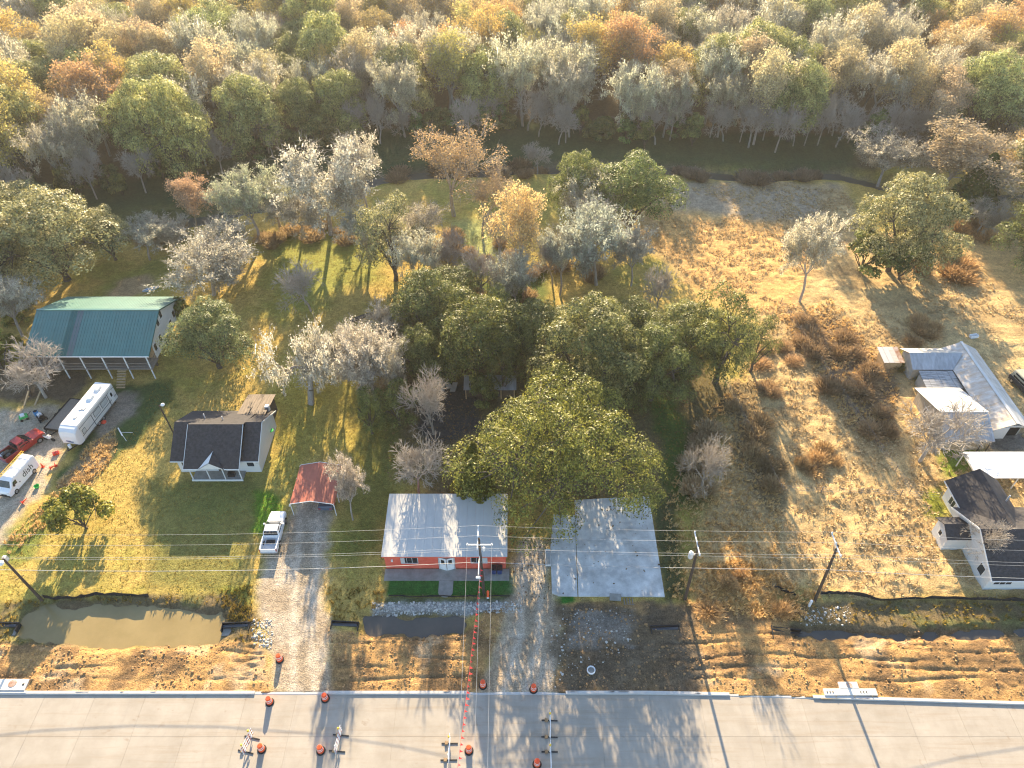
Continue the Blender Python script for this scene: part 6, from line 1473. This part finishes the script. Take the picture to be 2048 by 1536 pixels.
tufts('dry_grass', pp, 6, .10, .34, .05, 1.7, 'dry_grass', 'clumped dry tan grass covering the right-hand fields')
yard = poly_w([(-40, 1190), (60, 1060), (120, 1000), (240, 900), (380, 640), (560, 480), (760, 440), (1010, 480), (1270, 560), (1440, 780), (1400, 1000), (1390, 1200), (1040, 1195), (700, 1200), (500, 1200), (100, 1195)])
pp = clear(scatter(60000, yard)); cl = fbm(pp[:, 0], pp[:, 1], 3, 202, 4); pp = pp[cl > .40]
tufts('lawn_grass', pp, 4, .05, .16, .035, .8, 'green_grass', 'short golden-green lawn grass round the houses', (1.25, 1.05, .85))
weeds = [poly_w([(1330, 1000), (1400, 840), (1460, 780), (1560, 980), (1560, 1190), (1380, 1215), (1335, 1190)]), poly_w([(110, 980), (180, 890), (230, 860), (235, 905), (150, 1010), (20, 1110), (5, 1090)]), poly_w([(1380, 1130), (1480, 1120), (1640, 1190), (1600, 1245), (1480, 1235), (1395, 1215)]), poly_w([(1560, 640), (1660, 600), (1800, 760), (1770, 900), (1700, 860)])]
pw_ = np.concatenate([clear(scatter(n, P)) for n, P in zip((1500, 420, 900, 1200), weeds)])
tufts('weeds', pw_, 9, .22, .6, .035, .9, 'dry_grass', 'tall dry weeds and straw along the fences and verges', (1.15, 1.05, .85))
bk = np.concatenate([scatter(800, B) for B in BANKS[:1]]+[scatter(420, BANKS[1])]+[scatter(160, poly_w([(440, 1180), (505, 1170), (505, 1245), (450, 1240)])), scatter(130, poly_w([(655, 1170), (770, 1180), (760, 1235), (660, 1240)]))])
bk = bk[[all(sd_poly(bk[:, 0], bk[:, 1], D[0])[i] > .3 for D in DITCHES) for i in range(len(bk))]] if False else bk
ok = np.ones(len(bk), bool)
for D in DITCHES: ok &= sd_poly(bk[:, 0], bk[:, 1], D[0]) > .4
tufts('bank_grass', bk[ok], 8, .15, .5, .035, .8, 'green_grass', 'green and brown grass on the ditch banks', (1.15, .95, .75))
# clods and stones of the verge
ico = [(0, 0, 1), (.89, 0, .45), (.28, .85, .45), (-.72, .53, .45), (-.72, -.53, .45), (.28, -.85, .45), (.72, .53, -.45), (-.28, .85, -.45), (-.89, 0, -.45), (-.28, -.85, -.45), (.72, -.53, -.45), (0, 0, -1)]
icf = [(0, 1, 2), (0, 2, 3), (0, 3, 4), (0, 4, 5), (0, 5, 1), (1, 6, 2), (2, 7, 3), (3, 8, 4), (4, 9, 5), (5, 10, 1), (6, 7, 2), (7, 8, 3), (8, 9, 4), (9, 10, 5), (10, 6, 1), (11, 7, 6), (11, 8, 7), (11, 9, 8), (11, 10, 9), (11, 6, 10)]
def stones(name, pts, s0, s1, mat, label, cat_):
    n = len(pts); z = terrain(pts[:, 0], pts[:, 1]); s = s0*(s1/s0)**(rg.random(n)**2.2)
    base = np.array(ico)[None]*rg.uniform(.65, 1.25, (n, 12, 1))*s[:, None, None]*np.array([1, 1, .7])
    a = rg.uniform(0, 6.28, n); c_, s_ = np.cos(a), np.sin(a); x = base[..., 0]*c_[:, None]-base[..., 1]*s_[:, None]; y = base[..., 0]*s_[:, None]+base[..., 1]*c_[:, None]
    V = np.stack([x+pts[:, 0:1], y+pts[:, 1:2], base[..., 2]+z[:, None]+.2*s[:, None]], -1).reshape(-1, 3)
    Fx = (np.array(icf)[None]+np.arange(n)[:, None, None]*12).reshape(-1, 3)
    return tag(link(name, mesh_np(name, V, Fx, 3, MATS[mat])), label, cat_, kind='stuff')
dp = np.concatenate([scatter(n, P) for n, P in zip((2600, 1500, 3800), DIRT)])
k = (sd_poly(dp[:, 0], dp[:, 1], DRIVE_MAIN) > 0) & (sd_poly(dp[:, 0], dp[:, 1], DRIVE_RIGHT) > 0) & (dp[:, 1] > kerb_y(dp[:, 0])+.35); dp = dp[k]
k = vnoise(dp[:, 0], dp[:, 1], 2.5, 55) > .35
stones('dirt_clods', dp[k], .03, .17, 'clod', 'brown clods of turned earth on the road verge', 'earth')
rp_ = np.concatenate([scatter(900, poly_w([(745, 1205), (1040, 1203), (1045, 1226), (742, 1228)])), scatter(170, poly_w([(1100, 1215), (1270, 1215), (1260, 1300), (1100, 1380)])), scatter(250, poly_w([(500, 1235), (545, 1240), (545, 1300), (505, 1290)])), scatter(160, poly_w([(1600, 1215), (1700, 1215), (1700, 1250), (1600, 1250)]))])
stones('rubble', rp_, .04, .17, 'pale_stone', 'pale broken stones scattered along the verge', 'stones')
# brown thickets, each bush its own object
def bushes(pts, label, group, w0, w1, h0, h1, tint, key='brush'):
    for x, y in pts:
        f_ = rw.uniform(.8, 1.2); kk = key+str(rw.randrange(2)) if key == 'brush' else key
        tree(kk, x, y, rw.uniform(w0, w1), rw.uniform(h0, h1), label, 'brush', 'bush', group, tuple(c*rw.uniform(.8, 1.2) for c in tint) if False else tuple(c*f_ for c in tint))
bushes(scatter(20, poly_w([(1570, 640), (1640, 620), (1790, 770), (1770, 890), (1690, 830), (1620, 740)])), 'dark brown thicket bush along the overgrown fence left of the barn', 'dark thicket bushes left of the barn', 2.0, 3.6, .9, 1.7, (.85, .74, .62))
bushes(scatter(7, poly_w([(1530, 700), (1590, 680), (1620, 760), (1560, 800), (1500, 780)])), 'orange-brown brush in the middle of the dry field', 'orange brush in the dry field', 1.6, 3.2, .6, 1.1, (1.1, .95, .78))
bushes(scatter(5, poly_w([(1590, 900), (1680, 890), (1670, 985), (1590, 980)])), 'golden-brown brush beside the wire fence crossing the dry field', 'golden brush by the cross fence', 1.6, 3.2, .8, 1.5, (1.15, .98, .72))
bushes(scatter(8, poly_w([(1455, 790), (1500, 790), (1570, 980), (1530, 980)])), 'dark brush along the wire fence under the open-crowned oak', 'dark brush along the wire fence', 1.8, 3, 1, 1.9, (.85, .78, .64))
bushes(scatter(11, poly_w([(1820, 460), (1960, 450), (1990, 540), (1900, 590), (1830, 540)])), 'red-brown brush beside the tall olive pasture oak', 'red-brown brush in the far pasture', 2.5, 4.5, 1.4, 2.6, (.95, .75, .52))
bushes(scatter(12, poly_w([(1350, 330), (1660, 340), (1650, 372), (1360, 370)])), 'grey brush on the near bank of the creek by the pasture', 'grey brush on the creek bank', 2.5, 4.2, 1.4, 2.6, (.62, .6, .62))
bushes(scatter(10, poly_w([(1360, 880), (1440, 860), (1450, 990), (1380, 1000)])), 'grey-brown brush round the leafless tree right of the huge oak', 'grey brush right of the huge oak', 2, 3.2, 1.1, 2, (.95, .9, .8))
bushes(scatter(4, poly_w([(1390, 1150), (1470, 1150), (1600, 1210), (1560, 1235), (1400, 1225)])), 'straw-coloured brush on the verge between two utility poles', 'straw brush on the verge', 1.5, 2.6, .7, 1.2, (1.3, 1.1, .8))
bushes(scatter(6, poly_w([(1790, 650), (1860, 640), (1880, 690), (1800, 690)])), 'tan brush behind the small rusty hut', 'tan brush behind the rusty hut', 2, 3.4, 1, 1.6, (1.1, .95, .75))
bushes(scatter(5, poly_w([(1775, 725), (1820, 730), (1850, 770), (1800, 770)])), 'green-brown bush between the rusty hut and the lean-to', 'bushes by the rusty hut', 2, 3, 1.2, 2, (.7, .75, .4))
bushes(scatter(7, poly_w([(125, 960), (190, 890), (225, 865), (225, 900), (160, 985)])), 'straw brush in the verge between the left drive and the lawn', 'straw brush by the left drive', 1.2, 2.2, .3, .6, (1.15, 1.05, .85))
bushes(scatter(14, poly_w([(760, 330), (1010, 320), (1100, 330), (1080, 360), (780, 370)])), 'grey-brown brush along the creek behind the sparse brown tree', 'grey-brown brush along the creek', 2.5, 4.5, 1.5, 3, (.75, .68, .6))
bushes(scatter(12, poly_w([(240, 455), (360, 440), (380, 480), (260, 510)])), 'pale brush on the near creek bank beside the pink-orange tree', 'pale brush on the creek bank', 2, 3.4, 1, 2, (.9, .85, .75))

bushes(scatter(16, poly_w([(820, 470), (1010, 480), (1250, 560), (1240, 610), (900, 600)])), 'grey-brown undergrowth bush in the clearing behind the dark oaks', 'undergrowth in the clearing', 2, 3.8, 1.2, 2.6, (.85, .78, .68))
bushes(scatter(12, poly_w([(440, 470), (700, 440), (760, 480), (560, 500)])), 'tan undergrowth bush beneath the mossy trees by the creek', 'undergrowth beneath the mossy trees', 2, 3.6, 1.2, 2.4, (.95, .88, .72))
bushes(scatter(10, poly_w([(690, 700), (790, 650), (810, 820), (720, 860)])), 'grey undergrowth bush beneath the grey mossy trees beside the gnarled oak', 'undergrowth beside the gnarled oak', 2, 3.4, 1.2, 2.4, (.85, .8, .74))
for x, y in scatter(14, poly_w([(770, 560), (1020, 560), (1100, 640), (1000, 700), (800, 720)])): tree('shrub', x, y, rw.uniform(3, 5.5), rw.uniform(2.5, 4.5), 'green bush growing among the dark oaks around the sheds', 'bush', 'bush', 'green bushes among the dark oaks', (rw.uniform(.9, 1.3), rw.uniform(1, 1.2), .75))
for x, y in scatter(8, poly_w([(30, 640), (60, 600), (70, 720), (10, 760), (-30, 720)])): tree('shrub', x, y, rw.uniform(3, 4.5), rw.uniform(2, 3.5), 'yellow-green bush at the left end of the stilt house', 'bush', 'bush', 'yellow-green bushes by the stilt house', (1.5, 1.35, .6))

# fallen leaves under the oaks, on the ground and on the slab
lp = np.concatenate([scatter(4200, poly_w([(760, 640), (1060, 620), (1460, 760), (1420, 1000), (1330, 1010), (1340, 1190), (1040, 1200), (1020, 1130), (900, 990), (770, 960)])), scatter(110, np.array([[7.4, 47.5], [16.3, 48.5], [16.4, 54], [7.6, 53.4]])), scatter(25, np.array([[4.5, 41.2], [16.2, 41], [16.4, 48], [4.6, 47]]))])
zz = terrain(lp[:, 0], lp[:, 1])+.03; on = (lp[:, 0] > 4.35) & (lp[:, 0] < 16.4) & (lp[:, 1] > 40.9) & (lp[:, 1] < np.where(lp[:, 0] > 7.3, 53.7, 51.3)); zz = np.where(on, .19, zz)
inb = (on & (rg.random(len(lp)) < .88)) | (lp[:, 0] > -14.3) & (lp[:, 0] < -.4) & (lp[:, 1] > 43.9) & (lp[:, 1] < 52.2); lp = lp[~inb]; zz = zz[~inb]
V, Qd = leaves_np(np.column_stack([lp, zz]), np.tile([0, 0, 1.0], (len(lp), 1))+rg.normal(0, .12, (len(lp), 3)), rg.uniform(.05, .17, len(lp)), rg)
tag(link('leaf_litter', mesh_np('leaf_litter', V, Qd, 4, MATS['litter'])), 'brown fallen leaves scattered under the oaks and over the concrete slab', 'leaves', kind='stuff')

# ================================================================== HAZE
m = bpy.data.materials.new('haze'); m.use_nodes = True; N = m.node_tree.nodes; N.remove(N['Principled BSDF'])
pv = N.new('ShaderNodeVolumePrincipled'); pv.inputs['Color'].default_value = (.96, .93, .88, 1); pv.inputs['Density'].default_value = .00016; pv.inputs['Anisotropy'].default_value = .35
m.node_tree.links.new(pv.outputs[0], N['Material Output'].inputs['Volume'])
hz = MB().box(-5200, 5200, -1500, 7200, -3.2, 71.5).build('haze', m); tag(hz, kind='stuff')
hz['label'] = 'thin warm haze in the air over the woods'; hz['category'] = 'haze'
